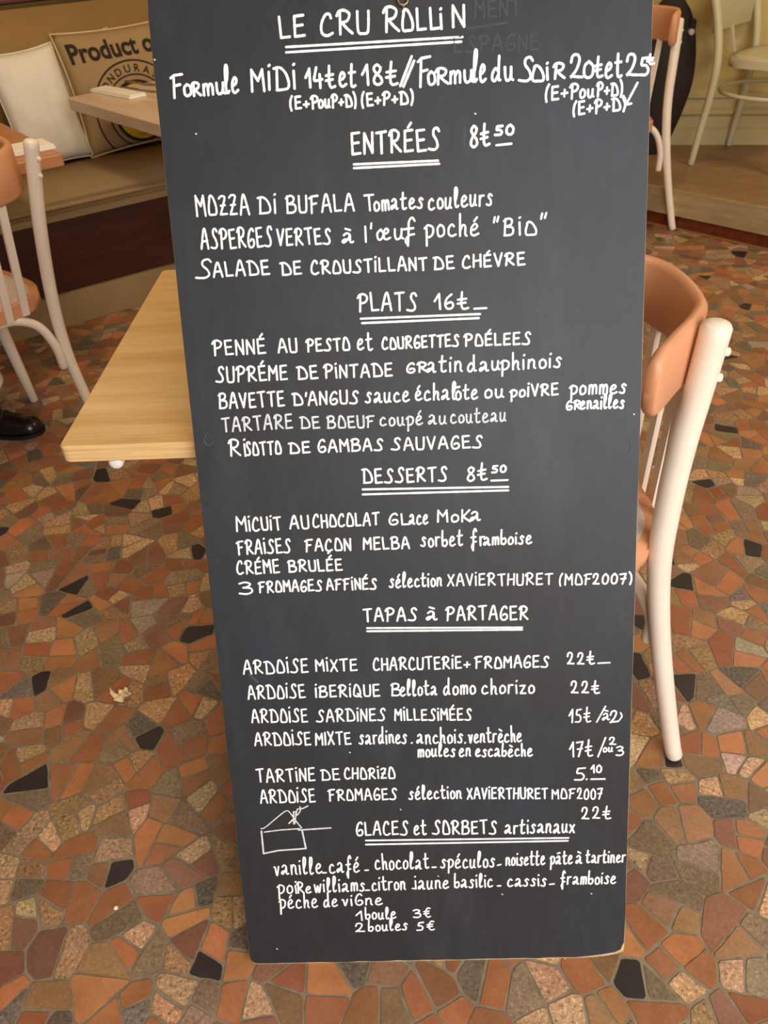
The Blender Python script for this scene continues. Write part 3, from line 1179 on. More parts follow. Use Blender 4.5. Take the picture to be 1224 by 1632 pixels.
obj('strap_tab', bm, 'bag_nylon', bag)

# ---------------------------------------------------------------- black shoe at the left edge
toe = at_floor(46, 668, 0.05)
shoe = thing('dress_shoe', 'glossy black leather shoe at the left edge by the chair leg', 'shoe', (toe.x, toe.y, 0), math.radians(-6))


def shoe_loft(rows, mat, name, sub=3):
    bm = bmesh.new()
    prev = None
    ds = catmull([Vector(r[:3]) for r in rows], sub)
    es = catmull([Vector((r[3], r[4], 0)) for r in rows], sub)
    for p, e in zip(ds, es):
        cur = []
        for i in range(20):
            a = 2 * math.pi * i / 20
            y = p.y * math.cos(a)
            z = e.x + (p.z - e.x) * max(0, math.sin(a)) ** 0.8 if math.sin(a) > 0 else e.x
            cur.append(bm.verts.new((p.x, y, z)))
        if prev:
            for i in range(20):
                bm.faces.new((prev[i], cur[i], cur[(i + 1) % 20], prev[(i + 1) % 20]))
        else:
            bm.faces.new(cur)
        prev = cur
    bm.faces.new(list(reversed(prev)))
    bmesh.ops.recalc_face_normals(bm, faces=bm.faces)
    return obj(name, bm, mat, shoe, True)


shoe_loft([(.032, .004, .02, .012, 0), (.028, .022, .036, .012, 0), (.012, .036, .052, .012, 0), (-.02, .044, .06, .012, 0), (-.06, .046, .068, .012, 0), (-.1, .04, .085, .012, 0),
           (-.14, .036, .105, .012, 0), (-.19, .034, .112, .014, 0), (-.225, .03, .105, .016, 0), (-.24, .012, .09, .016, 0)], 'black_leather', 'upper')
bm = bmesh.new()
sol = catmull([(.036, 0, 0), (.026, .028, 0), (-.02, .047, 0), (-.08, .046, 0), (-.16, .036, 0), (-.225, .034, 0), (-.246, 0, 0), (-.225, -.034, 0), (-.16, -.036, 0), (-.08, -.046, 0),
               (-.02, -.047, 0), (.026, -.028, 0)], 4, True)
prism(bm, [(p.x, p.y) for p in sol], 0.001, 0.013)
obj('sole', bm, 'black_rubber', shoe)
for q in range(4):
    bm = bmesh.new()
    x = -.075 - .018 * q
    z = .073 + .0105 * q
    tube(bm, catmull([(x, -.024, z - .006), (x, -.01, z + .004), (x, .01, z + .004), (x, .024, z - .006)], 4), .0028, 8)
    obj('lace', bm, 'grey_cloth', shoe, True)
bm = bmesh.new()
tube(bm, [(-.185, 0, .09), (-.2, 0, .16), (-.215, 0, .24)], [.036, .038, .042], 16)
obj('sock', bm, 'grey_cloth', shoe, True)

# ---------------------------------------------------------------- litter on the floor
lp = at_floor(195, 1112, 0.0)
bm = bmesh.new()
random.seed(5)
g = {}
for i in range(7):
    for j in range(6):
        x, y = (i - 3) * 0.0058, (j - 2.5) * 0.0058
        if x * x / .0004 + y * y / .0003 > 1.35:
            continue
        g[i, j] = bm.verts.new((x + random.uniform(-.0015, .0013), y + random.uniform(-.0015, .0013), 0.001 + random.random() ** 1.3 * 0.026 * (0.4 + abs(x) / .02)))
for (i, j) in list(g):
    if (i + 1, j) in g and (i, j + 1) in g and (i + 1, j + 1) in g:
        bm.faces.new((g[i, j], g[i + 1, j], g[i + 1, j + 1]))
        bm.faces.new((g[i, j], g[i + 1, j + 1], g[i, j + 1]))
for f in bm.faces:
    f.normal_update()
ext = bmesh.ops.solidify(bm, geom=bm.faces[:], thickness=0.0008)
mz = min(v.co.z for v in bm.verts)
for v in bm.verts:
    v.co.z -= mz
lf = obj('dry_leaf', bm, 'dry_leaf', None, False, (lp.x, lp.y, 0.0002))
tag(lf, 'crumpled dry yellow leaf on the floor left of the board', 'leaf')
cpnt = at_floor(185, 1448, 0.0)
bm = bmesh.new()
bmesh.ops.create_icosphere(bm, subdivisions=2, radius=0.004)
for v in bm.verts:
    v.co.z *= 0.6
    v.co *= 1 + random.uniform(-.12, .12)
mz = min(v.co.z for v in bm.verts)
for v in bm.verts:
    v.co.z -= mz
tag(obj('bread_crumb', bm, 'white_crumb', None, True, (cpnt.x, cpnt.y, 0)), 'tiny white crumb on an orange tile near the lower left', 'crumb')

# ---------------------------------------------------------------- menu board
B0 = at_floor(399, 1538, 0)
B1 = at_floor(995, 1526, 0)
BU = (B1 - B0).normalized()
LEAN = math.radians(25.2)
BACK = Vector((0, 0, 1)).cross(BU).normalized()
BV = math.cos(LEAN) * Vector((0, 0, 1)) + math.sin(LEAN) * BACK
BNORM = BU.cross(BV).normalized()             # faces the photographer
if BNORM.y > 0:
    BNORM = -BNORM
board = thing('menu_board', 'tall black chalkboard menu leaning back on the oak table', 'chalkboard', B0)
board.matrix_world = Matrix(((BU.x, BV.x, BNORM.x, B0.x), (BU.y, BV.y, BNORM.y, B0.y), (BU.z, BV.z, BNORM.z, B0.z), (0, 0, 0, 1)))
LIFT = 0.0085                                  # front face stands this far out; back bottom edge rests on the floor


def on_board(px, py):
    d = RGT * ((px - 612) / FPX) + DWN * ((py - 816) / FPX) + FWD
    t = (B0 - CAM).dot(BNORM) / d.dot(BNORM)
    q = CAM + d * t - B0
    return (q.dot(BU), q.dot(BV))


wB = (B1 - B0).length
random.seed(3)
HB = 1.42
left = lambda v: -0.0135 * v / 1.36
right = lambda v: wB - 0.006 * v / 1.36
outer, inner = [], []


def add(u, v, du, dv):
    outer.append((u, v))
    inner.append((u + du, v + dv))


# bottom edge left to right, with a rounded left corner and a worn right corner
for q in range(6):
    a = math.radians(180 + 90 * q / 5)
    add(0.014 + 0.014 * math.cos(a), 0.014 + 0.014 * math.sin(a), -math.cos(a) * .0008, -math.sin(a) * .0022 + .0004)
for q in range(1, 26):
    u = 0.014 + (wB - 0.07) * q / 26
    add(u, 0.0, 0, 0.0018 + random.uniform(0, 0.0016))
for (u, v, du, dv) in ((wB - .05, .0005, 0, .0045), (wB - .03, .0025, -.001, .005), (wB - .012, .006, -.0025, .0045), (wB - .002, .0105, -.004, .005), (wB - .0004, .02, -.004, .001), (wB - .0004, .028, -.001, 0)):
    add(u, v, du, dv)
for q in range(1, 24):
    v = 0.03 + (HB - 0.045) * q / 24
    add(right(v), v, -0.0004 - random.uniform(0, .0005), 0)
add(right(HB) - .004, HB - .003, -.001, -.001)
add(right(HB) - .012, HB, -.001, -.001)
add(left(HB) + .012, HB, .001, -.001)
add(left(HB) + .004, HB - .003, .001, -.001)
for q in range(23, 0, -1):
    v = 0.02 + (HB - 0.035) * q / 24
    add(left(v), v, 0.0003 + random.uniform(0, .0004), 0)
bm = bmesh.new()
THK = 0.009
fi = [bm.verts.new((u, v, 0.0)) for u, v in inner]
fo = [bm.verts.new((u, v, -0.0012)) for u, v in outer]
fb = [bm.verts.new((u, v, -THK)) for u, v in outer]
f = bm.faces.new(fi)
n = len(fi)
bm.faces.new(list(reversed(fb))).material_index = 0
for i in range(n):
    j = (i + 1) % n
    bm.faces.new((fo[i], fo[j], fi[j], fi[i])).material_index = 1
    bm.faces.new((fb[i], fb[j], fo[j], fo[i])).material_index = 1
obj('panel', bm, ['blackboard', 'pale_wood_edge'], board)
hk = on_board(642, 1)
bm = bmesh.new()
tube(bm, [(hk[0] + 0.006 * math.cos(a), hk[1] + 0.006 * math.sin(a), 0.004) for a in [2 * math.pi * q / 20 for q in range(20)]], 0.0016, 8, closed=True)
tube(bm, [(hk[0], hk[1] - .006, 0.004), (hk[0], hk[1] - .006, -.003)], .0018, 8)
obj('screw_eye', bm, 'brass', board, True)

# ---- handwriting: one-line letter shapes, cap height 1; '~' marks a rounded stroke
G = {
 'A': '~0,0 .12,.55 .24,.97 .34,.97 .45,.5 .56,0;.1,.36 .5,.4',
 'B': '0,0 .03,.98;~-.06,.86 .2,1 .42,.9 .38,.64 .08,.52;~.08,.52 .46,.46 .52,.18 .36,.02 -.02,0',
 'C': '~.42,.8 .36,.98 .2,.96 .04,.6 .02,.2 .14,.02 .3,0 .48,.1',
 'D': '.04,0 .06,.92;~-.08,.93 .2,.96 .45,.72 .58,.35 .56,.1 .4,.02 .02,0',
 'E': '.42,.99 .02,.96 .03,0 .46,.03;.04,.5 .38,.53',
 'F': '.04,-.02 .08,.92;-.06,.86 .1,.97 .48,1;.06,.5 .36,.55',
 'G': '~.46,.86 .36,1 .16,.86 .02,.4 .1,.04 .32,0 .48,.16 .44,.4 .26,.42 .2,.34',
 'H': '0,0 .02,1;.46,0 .46,1;.02,.48 .46,.53',
 'I': '0,0 .02,1',
 'J': '~.3,1 .3,.2 .2,0 0,.1',
 'K': '0,0 .02,1;.44,.98 .06,.42 .46,0',
 'L': '.0,1 .03,.02 .42,.04',
 'M': '0,0 .03,1;.03,.98 .3,.48 .52,.98;.52,1 .56,0',
 'N': '0,0 .02,.98 .44,.02 .46,1',
 'O': '~.1,.9 .2,1 .36,.86 .52,.4 .5,.04 .28,0 .06,.03 .04,.4 .12,.86',
 'P': '.02,-.02 .06,.95;~-.1,.78 .02,.96 .26,1 .46,.82 .36,.55 .06,.45',
 'Q': '~.1,.9 .2,1 .36,.86 .5,.4 .46,.04 .24,0 .04,.1 .04,.5 .12,.9;.3,.22 .56,-.06',
 'R': '.02,0 .06,.95;~-.08,.78 .02,.96 .24,1 .44,.84 .34,.56 .08,.48;~.12,.48 .3,.24 .52,.02',
 'S': '~.48,.84 .38,.99 .2,.92 .18,.68 .34,.42 .4,.16 .28,.01 .1,0 -.08,.04',
 'T': '-.02,.95 .5,1;.24,.96 .26,0',
 'U': '~.0,1 .01,.4 .06,.05 .24,0 .42,.05 .46,.4 .46,1',
 'V': '0,1 .24,0 .48,1',
 'X': '0,0 .46,1;.02,1 .46,0',
 'Z': '~0,.86 .16,.98 .38,.94 .34,.72;.34,.74 .02,.02 .44,.04;.08,.48 .36,.5',
 '0': '~.24,.98 .06,.72 .04,.2 .2,0 .4,.14 .44,.66 .26,.98',
 '1': '0,.52 .24,1 .26,0',
 '2': '~.06,.68 .12,.96 .3,1 .38,.78 .26,.34 .04,.02 .1,.08 .3,.06 .5,.05',
 '3': '~.02,.9 .22,1 .4,.86 .3,.62 .14,.54;~.14,.54 .4,.48 .44,.18 .26,0 0,.06',
 '4': '~.18,1 .06,.6 .02,.38 .2,.36 .5,.42;.36,.66 .36,0',
 '5': '.46,1 .14,.95;~.14,.95 .1,.58 .3,.56 .42,.32 .32,.04 .0,.02',
 '6': '~.36,1 .12,.7 .04,.3 .14,.02 .36,.04 .44,.28 .32,.46 .08,.34',
 '7': '0,.95 .44,1 .18,0;.08,.5 .42,.53',
 '8': '~.38,.86 .22,1 .06,.82 .16,.58 .36,.36 .4,.12 .2,0 .04,.14 .1,.42 .32,.66 .38,.86',
 '€': '~.22,1.12 .17,.5 .18,.14 .28,0 .5,.06;0,.62 .42,.68;-.02,.36 .38,.42',
 '¤': '~.44,.92 .28,.98 .12,.7 .1,.24 .26,0 .46,.06;-.04,.6 .36,.64;-.04,.36 .34,.4',
 'a': '~.06,.5 .2,.62 .36,.52 .28,.26 .06,.02 -.02,.1 .1,.22 .38,.2;~.38,.46 .36,.1 .44,.0 .52,.04',
 'b': '~.06,1.1 .02,.5 .03,.04;~.04,.1 .24,0 .42,.2 .34,.46 .06,.36',
 'c': '~.36,.5 .24,.6 .06,.42 .04,.12 .2,0 .44,.08',
 'd': '~.36,.42 .2,.56 .02,.3 .04,.04 .2,.02 .38,.3;~.4,1.1 .38,.5 .4,.06 .5,.04',
 'e': '~.04,.28 .26,.34 .38,.5 .24,.62 .06,.42 .04,.12 .2,0 .46,.1',
 'f': '~.42,.92 .34,1.1 .22,.9 .18,.3 .14,-.38;~.14,-.36 .06,-.1 .2,.16 .38,.22;.02,.5 .36,.54',
 'g': '~.4,.5 .22,.6 .04,.36 .1,.08 .3,.12 .4,.44;~.42,.56 .4,-.1 .28,-.36 .02,-.28',
 'h': '.04,1.1 .04,0;~.05,.26 .2,.54 .34,.46 .34,.1 .42,0',
 'i': '.02,.58 .04,0;.05,.86 .08,.9',
 'ı': '.02,.8 .03,0;.02,1.08 .06,1.12',
 'j': '~.1,.6 .1,0;.1,.02 -.2,.04;.08,.9 .12,.93',
 'k': '.02,1.1 .03,0;.36,.6 .06,.26 .4,0',
 'l': '~.04,.3 .2,.7 .22,1.05 .1,1.1 .04,.7 .06,.1 .16,0 .28,.08',
 'm': '.02,0 .04,.58;~.04,.4 .16,.6 .26,.5 .26,0;~.27,.36 .4,.6 .52,.5 .52,.02',
 'n': '.02,0 .04,.58;~.04,.36 .2,.6 .36,.48 .36,.1 .44,.0',
 'o': '~.2,.58 .04,.4 .06,.06 .22,0 .4,.14 .38,.46 .2,.58',
 'p': '.04,-.4 .06,.58;~-.06,.46 .14,.62 .42,.5 .4,.18 .2,.02 .06,.06',
 'r': '.04,0 .04,.58;~.04,.36 .14,.56 .34,.58',
 's': '~.36,.52 .22,.62 .1,.48 .26,.26 .24,.04 .08,0 -.06,.06',
 't': '~.18,1.0 .14,.4 .16,.06 .28,0 .42,.06;0,.62 .4,.66',
 'u': '~.02,.58 .02,.2 .1,.0 .28,.06 .36,.3 .38,.58;~.38,.58 .36,.12 .46,.02',
 'v': '~.0,.56 .08,.52 .16,.04 .22,.04 .36,.58',
 'w': '~.0,.58 .1,.04 .16,.04 .28,.5 .36,.04 .42,.04 .54,.6',
 'x': '0,0 .38,.58;.02,.58 .38,0',
 'z': '0,.56 .36,.58 .02,.02 .4,.02',
 'œ': '~.2,.56 .02,.36 .06,.04 .22,.02 .34,.3 .22,.56;~.34,.3 .54,.36 .6,.5 .48,.6 .36,.4 .38,.08 .5,0 .7,.08',
 'ç': '~.42,.8 .36,.98 .2,.96 .04,.6 .02,.2 .14,.02 .3,0 .48,.1;~.22,0 .28,-.1 .16,-.2',
 '+': '-.02,.36 .4,.4;.18,.16 .2,.62',
 '(': '~.2,1.12 .06,.8 .0,.3 .06,-.12',
 ')': '~.02,1.12 .16,.8 .18,.3 .08,-.12',
 '/': '.3,1.1 0,-.1',
 '-': '0,.12 .3,.14',
 '_': '0,.04 .6,.06',
 '.': '0,.02 .04,.05',
 "'": '.06,1 .02,.72',
 '"': '.03,1 .0,.72;.16,1 .12,.74',
}
ACC = {'É': ('E', 'a'), 'È': ('E', 'a'), 'Ê': ('E', 'a'), 'é': ('e', 'a'), 'è': ('e', 'g'), 'ê': ('e', 'a'), 'à': ('a', 'g'), 'â': ('a', 'm'), 'ô': ('o', 'm')}
rnd = random.Random(7)


def glyph(ch):
    acc = None
    if ch in ACC:
        ch, acc = ACC[ch]
    out = []
    for s in G[ch].split(';'):
        sm = s.startswith('~')
        pts = [tuple(float(v) for v in q.split(',')) for q in s.lstrip('~').split()]
        out.append((pts, sm))
    w = max(p[0] for s, _ in out for p in s)
    if acc:
        top = 1.12 if ch.isupper() else 0.76
        if acc == 'a':
            out.append(([(w * .42, top), (w * .42 + .16, top + .2)], False))
        elif acc == 'm':
            out.append(([(w * .2, top + .08), (w * .2 + .26, top + .12)], False))
        else:
            out.append(([(w * .3, top + .17), (w * .3 + .24, top + .06)], False))
    return out, w


def ribbon(bm, pts, r, h=0.00045):
    """a raised rounded line of chalk ink along flat board points"""
    P = [Vector((p[0], p[1])) for p in pts]
    Q = [P[0]]
    for p in P[1:]:
        if (p - Q[-1]).length > r * 0.3:
            Q.append(p)
    if len(Q) == 1:
        Q.append(Q[0] + Vector((r * .3, r * .1)))
    n = len(Q)
    L, C, R = [], [], []
    for i in range(n):
        d = (Q[min(i + 1, n - 1)] - Q[max(i - 1, 0)]).normalized()
        nn = Vector((-d.y, d.x))
        rr = r * rnd.uniform(0.90, 1.08)
        L.append(bm.verts.new((Q[i].x + nn.x * rr, Q[i].y + nn.y * rr, 0.00012)))
        C.append(bm.verts.new((Q[i].x, Q[i].y, h)))
        R.append(bm.verts.new((Q[i].x - nn.x * rr, Q[i].y - nn.y * rr, 0.00012)))
    for i in range(n - 1):
        bm.faces.new((L[i], C[i], C[i + 1], L[i + 1]))
        bm.faces.new((C[i], R[i], R[i + 1], C[i + 1]))
    for i, d, a, b in ((0, (Q[0] - Q[1]).normalized(), L[0], R[0]), (n - 1, (Q[-1] - Q[-2]).normalized(), R[-1], L[-1])):
        nn = Vector((-d.y, d.x))
        arc_ = [a]
        for q in range(1, 5):
            t = math.pi * q / 5
            # from side a round the tip to side b
            v = (Vector((a.co.x, a.co.y)) - Q[i]).normalized() * math.cos(t) + d * math.sin(t)
            arc_.append(bm.verts.new((Q[i].x + v.x * r, Q[i].y + v.y * r, 0.00012)))
        arc_.append(b)
        for q in range(len(arc_) - 1):
            bm.faces.new((C[i], arc_[q + 1], arc_[q]))


def stroke_px(bm, pts, smooth, r):
    if smooth and len(pts) > 2:
        pts = [(p.x, p.y) for p in catmull([Vector((a, b, 0)) for a, b in pts], 5)]
        ribbon(bm, [on_board(*p) for p in pts], r)
    else:
        for a, b in zip(pts, pts[1:]):
            m = max(2, int(math.hypot(b[0] - a[0], b[1] - a[1]) / 5))
            ribbon(bm, [on_board(a[0] + (b[0] - a[0]) * q / m, a[1] + (b[1] - a[1]) * q / m) for q in range(m + 1)], r)


def write(bm, txt, x0, y0, x1, y1, h, r=0.00132, h2=None):
    """txt between photo points (x0,y0) and (x1,y1) on its base line, cap height h in photo pixels"""
    gl = []
    cur = 0.0
    for i, ch in enumerate(txt):
        if ch == ' ':
            cur += 0.35
            continue
        g, w = glyph(ch)
        lo = min(p[0] for s, _ in g for p in s)
        if gl:
            cur -= min(lo, 0) * 0.6
        gl.append((g, cur))
        cur += w + (0.23 if ch not in "'.\"" else 0.14)
    mn = min(p[0] + c for g, c in gl for s, _ in g for p in s)
    mxx = max(p[0] + c for g, c in gl for s, _ in g for p in s)
    span = max(mxx - mn, 0.12)
    for g, c in gl:
        jy = rnd.uniform(-.03, .03)
        js = rnd.uniform(.95, 1.05)
        sl = rnd.uniform(-.05, .03)
        for pts, sm in g:
            out = []
            for gx, gy in pts:
                t = (gx + c - mn) / span
                bx, by = x0 + (x1 - x0) * t, y0 + (y1 - y0) * t
                hh = h if h2 is None else h + (h2 - h) * t
                ux, uy = bx - 860.0, by - 5750.0
                ul = math.hypot(ux, uy)
                k_ = (gy * js + jy) * hh
                out.append((bx + ux / ul * k_ + sl * (gy - .5) * hh * -1, by + uy / ul * k_))
            stroke_px(bm, out, sm, r)


def lettering(name, items, mat='chalk', label=None, r=0.00132, whole=False, each=False):
    groups, box_ = [], None
    for it in items:
        pts = it[2] if it[0] == '~' else [(it[1], it[2]), (it[3], it[4])]
        xa, xb = min(p[0] for p in pts), max(p[0] for p in pts)
        ya, yb = min(p[1] for p in pts), max(p[1] for p in pts)
        if box_ and (whole or (xa < box_[1] + 26 and xb > box_[0] - 26 and abs((ya + yb) / 2 - box_[2]) < 9) or (it[0] == '~' and 'underline' not in name and xa < box_[1] + 26)):
            groups[-1].append(it)
            box_ = (min(box_[0], xa), max(box_[1], xb), (ya + yb) / 2)
        else:
            groups.append([it])
            box_ = (xa, xb, (ya + yb) / 2)
        if each or ('underline' in name and not whole):
            box_ = None
    for g in groups:
        bm = bmesh.new()
        for it in g:
            if it[0] == '~':                  # free stroke: ('~', smooth, pts, radius)
                stroke_px(bm, it[2], it[1], it[3] if len(it) > 3 else r)
            else:
                write(bm, *it[:6], it[6] if len(it) > 6 else r)
        o = obj(name, bm, mat, board)
        if label:
            o['label'] = label


def line2(*a):
    return [('~', False, list(p), 0.0014) for p in a]


T, S = 0.00160, 0.00140
lettering('title_lettering', [('LE', 447, 60.5, 486, 58, 35, T), ('CRU', 513, 56, 588, 53, 36, T), ('R', 612, 51, 636, 50, 41, T), ('OLL', 642, 50, 700, 46, 33, T),
                              ('ı', 703, 46, 706, 45.5, 28, T), ('N', 722, 44, 740, 44, 34, T)], label='white heading in capitals across the top')
lettering('title_underline', line2(((456, 75), (737, 59)), ((456, 83.5), (735, 66.5))))
lettering('menu_line_lettering', [('F', 275, 155, 293, 154, 38, T), ('o', 295, 153, 305, 153, 30, T), ('R', 307, 153, 320, 152, 22, T), ('mu', 325, 151, 359, 149, 29, T), ('le', 361, 148, 380, 147, 40, T), ('MıDı', 402, 145, 471, 142, 36, T), ('14€', 488, 140, 534, 139, 31, T),
                                  ('et', 542, 138, 567, 138, 37, T), ('18€', 578, 136, 634, 135, 32, T), ('~', False, [(656, 90), (638, 137)], T), ('~', False, [(660, 97), (643, 138)], T),
                                  ('F', 667, 137, 686, 135, 44, T), ('o', 683, 135, 693, 135, 36, T), ('R', 695, 134, 714, 133, 26, T), ('mu', 718, 133, 754, 131, 31, T), ('le', 756, 131, 774, 130, 44, T), ('du', 785, 128, 817, 127, 37, T), ('S', 827, 130, 849, 129, 37, T), ('O', 849, 129, 866, 129, 24, T), ('ı', 872, 127, 875, 127, 24, T),
                                  ('R', 882, 126, 900, 125, 24, T), ('2', 909, 125, 928, 125, 36, T), ('0', 931, 124, 945, 123, 26, T), ('€', 947, 124, 960, 123, 28, T), ('et', 966, 123, 990, 123, 38, T),
                                  ('2', 998, 121, 1016, 121, 34, T), ('5', 1019, 120, 1034, 120, 27, T), ('€', 1031, 103, 1042, 102, 14, 0.0014)])
lettering('menu_line_lettering', [('(E+P', 463, 174, 507, 172, 19, S), ('ou', 509, 171.5, 526, 171, 22, S), ('P+D)', 529, 171, 567, 170, 20, S), ('(E+P+D)', 577, 169, 658, 165, 20, S),
                                  ('(E+P', 870, 160, 921, 156, 22, S), ('ou', 925, 156, 946, 154, 22, S), ('P+D)', 951, 153, 991, 152, 21, S), ('(E+P+D)', 914, 183, 996, 175, 20, S)])
lettering('arrow_mark', [('~', False, [(1016, 132), (998, 166)], S), ('~', False, [(993, 156), (997, 167), (1006, 165)], S)])
lettering('heading_lettering', [('ENTRÉES', 562, 246, 700, 238, 34, T), ('8€', 751, 235, 780, 232, 32, T), ('50', 789, 215, 818, 214, 15, T)])
lettering('heading_underline', line2(((564, 262), (698, 256)), ((564, 268), (700, 261)), ((791, 231.5), (815, 229))))
lettering('menu_line_lettering', [('MOZZA', 314, 344, 397, 341, 31), ('Dı', 412, 341, 440, 340, 26), ('BUFALA', 457, 340, 564, 335.5, 27), ('T', 582, 336, 596, 336, 25), ('omates', 597, 336, 674, 331, 25),
                                  ('couleurs', 684, 334, 784, 326, 29)])
lettering('menu_line_lettering', [('ASPERGES', 322, 397, 434, 392, 31), ('VERTES', 443, 391, 527, 388, 25), ('à', 546, 387, 563, 386, 25), ('I', 583, 385, 585, 384, 24), ("'", 592, 383, 595, 382, 26),
                                  ('œu', 602, 382, 643, 380, 28), ('f', 644, 380, 662, 379, 30), ('poché', 677, 378, 763, 376, 31), ('"', 787, 375, 794, 374, 30), ('B', 803, 375, 818, 374.5, 26), ('ı', 828, 374, 832, 374, 24),
                                  ('O', 838, 374, 854, 373.5, 20), ('"', 862, 371, 870, 370, 30)])
lettering('menu_line_lettering', [('S', 313, 444, 338, 442, 28), ('ALADE', 341, 441, 429, 437.5, 23), ('DE', 448, 438, 480, 437, 20), ('CROUSTıLLANT', 497, 436.5, 680, 430, 20.5), ('DE', 691, 429.5, 723, 428, 20),
                                  ('CHÈVRE', 738, 427, 836, 421.5, 19)])
lettering('heading_lettering', [('PLATS', 571, 496, 664, 494.5, 28, S), ('16€', 693, 493, 746, 491.5, 24, S), ('~', False, [(756, 492), (775, 491)], S)])
lettering('heading_underline', line2(((575, 508), (765, 500.5)), ((577, 515), (763, 507))))
lettering('menu_line_lettering', [('PENNÉ', 340, 566, 423, 563.5, 23), ('AU', 444, 562.5, 473, 561, 21), ('PESTO', 489, 560, 557, 558, 19.5), ('et', 571, 558, 593, 557, 26), ('COURGETTES', 610, 557, 731, 551, 18.5),
                                  ('POÉLEES', 740, 551.5, 845, 548, 18)])
lettering('menu_line_lettering', [('SUPRÉME', 345, 609.5, 458, 605, 23.5), ('DE', 474, 604.5, 506, 603, 20), ('PıNTADE', 517, 602.5, 625, 599, 20), ('GR', 649, 594, 681, 593, 15), ('atin', 681, 593, 736, 591.5, 25),
                                  ('dau', 746, 592, 796, 589, 23), ('phinois', 798, 589, 894, 585, 24)])
lettering('menu_line_lettering', [('BAVETTE', 350, 651, 453, 646.5, 23), ("D'ANGUS", 467, 646, 571, 642.5, 20), ('sauce', 583, 642, 652, 639, 25), ('échal', 663, 638, 727, 636.5, 24), ('ôte', 727, 636.5, 761, 635.5, 23),
                                  ('ou', 774, 633.5, 802, 632.5, 22), ('poıVRE', 813, 633, 889, 629, 18), ('pommes', 908, 629, 997, 626, 23), ('GR', 903, 653, 925, 652, 13), ('enailles', 926, 652, 994, 650, 20)])
lettering('menu_line_lettering', [('TARTARE', 355, 687.5, 466, 682.5, 22, .0013), ('DE', 479, 683, 509, 682, 18, .0013), ('BOEUF', 522, 682.5, 596, 681, 18.5, .0013), ('coupé', 607, 679, 673, 676.5, 22, .0013),
                                  ('au', 683, 676, 711, 675, 22, .0012), ('couteau', 719, 674.5, 806, 671, 22, .0012)], 'thin_chalk')
lettering('menu_line_lettering', [('Rı', 366, 727, 392, 726, 25), ('SOTTO', 391, 726, 448, 723, 20), ('DE', 461, 722.5, 494, 721.5, 17), ('GAMBAS', 508, 721, 610, 717.5, 18.5), ('SAUVAGES', 624, 717, 768, 713.5, 19)])
lettering('heading_lettering', [('DESSERTS', 578, 770, 712, 766.5, 22, S), ('8€', 746, 766.5, 776, 764, 23, S), ('50', 784, 753, 806, 752, 11, S)])
lettering('heading_underline', line2(((578, 780), (810, 776)), ((578, 788), (810, 781.5)), ((783, 766), (809, 765))))
lettering('menu_line_lettering', [('M', 378, 847, 393, 846.5, 24), ('ıCUıT', 398, 846, 448, 844, 20), ('AU', 463, 843, 492, 842, 20), ('CHOCOLAT', 500, 841, 604, 836, 19.5), ('GL', 621, 836.5, 652, 835.5, 17),
                                  ('ace', 653, 835.5, 682, 834.5, 24), ('MoK', 698, 832, 749, 830.5, 19), ('a', 750, 830, 765, 829, 22)])
lettering('menu_line_lettering', [('FRAıSES', 379, 883.5, 463, 880, 21.5), ('FAçON', 487, 878.5, 559, 877, 18), ('MELBA', 580, 875.5, 652, 873.5, 18.5), ('sorbet', 671, 871, 737, 869.5, 23), ('fr', 751, 869, 772, 868.5, 23), ('amboise', 771, 868.5, 847, 866, 20)])
lettering('menu_line_lettering', [('CRÉME', 379, 915.5, 445, 912, 20), ('BRULÉE', 460, 911, 545, 909, 17.5)])
lettering('menu_line_lettering', [('3', 382, 947.5, 402, 947, 19), ('FROMAGES', 413, 944.5, 513, 941, 17), ('AFFıNÉS', 521, 940.5, 600, 938.5, 17), ('sélection', 621, 936.5, 704, 934, 21), ('XAVıER', 714, 934, 789, 932, 18, .0012),
                                  ('THURET', 794, 933, 880, 931, 17.5, .0012), ('(MOF', 892, 932, 942, 931.5, 16.5, .0012), ('2007)', 945, 931.5, 1006, 929.5, 16.5, .0013)])
lettering('heading_lettering', [('TAPAS', 580, 990.5, 664, 988.5, 20, S), ('à', 680, 988, 696, 987.5, 21, S), ('PARTAGER', 711, 988, 841, 987, 21, S)])
lettering('heading_underline', line2(((585, 1001), (832, 1000)), ((585, 1006), (832, 1003.5))))
lettering('menu_line_lettering', [('ARDOıSE', 389, 1074.5, 491, 1071, 21), ('MıXTE', 504, 1070, 569, 1068.5, 18), ('CHARCUTERıE', 596, 1068, 735, 1065, 18.5), ('+', 740, 1066, 749, 1066, 18), ('FROMAGES', 757, 1065, 874, 1063, 17.5)])
lettering('price_lettering', [('22€', 904, 1059, 947, 1058.5, 18.5), ('~', False, [(953, 1057), (972, 1056)], .0012)])
lettering('menu_line_lettering', [('ARDOıSE', 396, 1114, 486, 1111.5, 21), ('ıBERıQUE', 504, 1111, 605, 1109.5, 18), ('B', 624, 1109, 638, 1109, 20), ('ellota', 639, 1109, 696, 1107, 22), ('domo', 708, 1107.5, 757, 1105.5, 23), ('chorizo', 769, 1106, 851, 1104.5, 22)])
lettering('price_lettering', [('22€', 910, 1105, 955, 1104.5, 18.5)])
lettering('menu_line_lettering', [('ARDOıSE', 402, 1152, 490, 1150, 21), ('SARDıNES', 505, 1150, 614, 1148, 19), ('MıLLESıMÉES', 630, 1148, 751, 1147, 17.5)], r=.0013)
lettering('price_lettering', [('15€', 907, 1151.5, 941, 1151, 20, .0012), ('~', False, [(965, 1125.6), (951, 1150.6)], .0012), ('à', 960, 1148, 971, 1147, 17, .0011), ('2', 972, 1152, 985, 1150, 19, .0013), ('~', True, [(989, 1136), (991, 1142), (985, 1150)], .0011)])
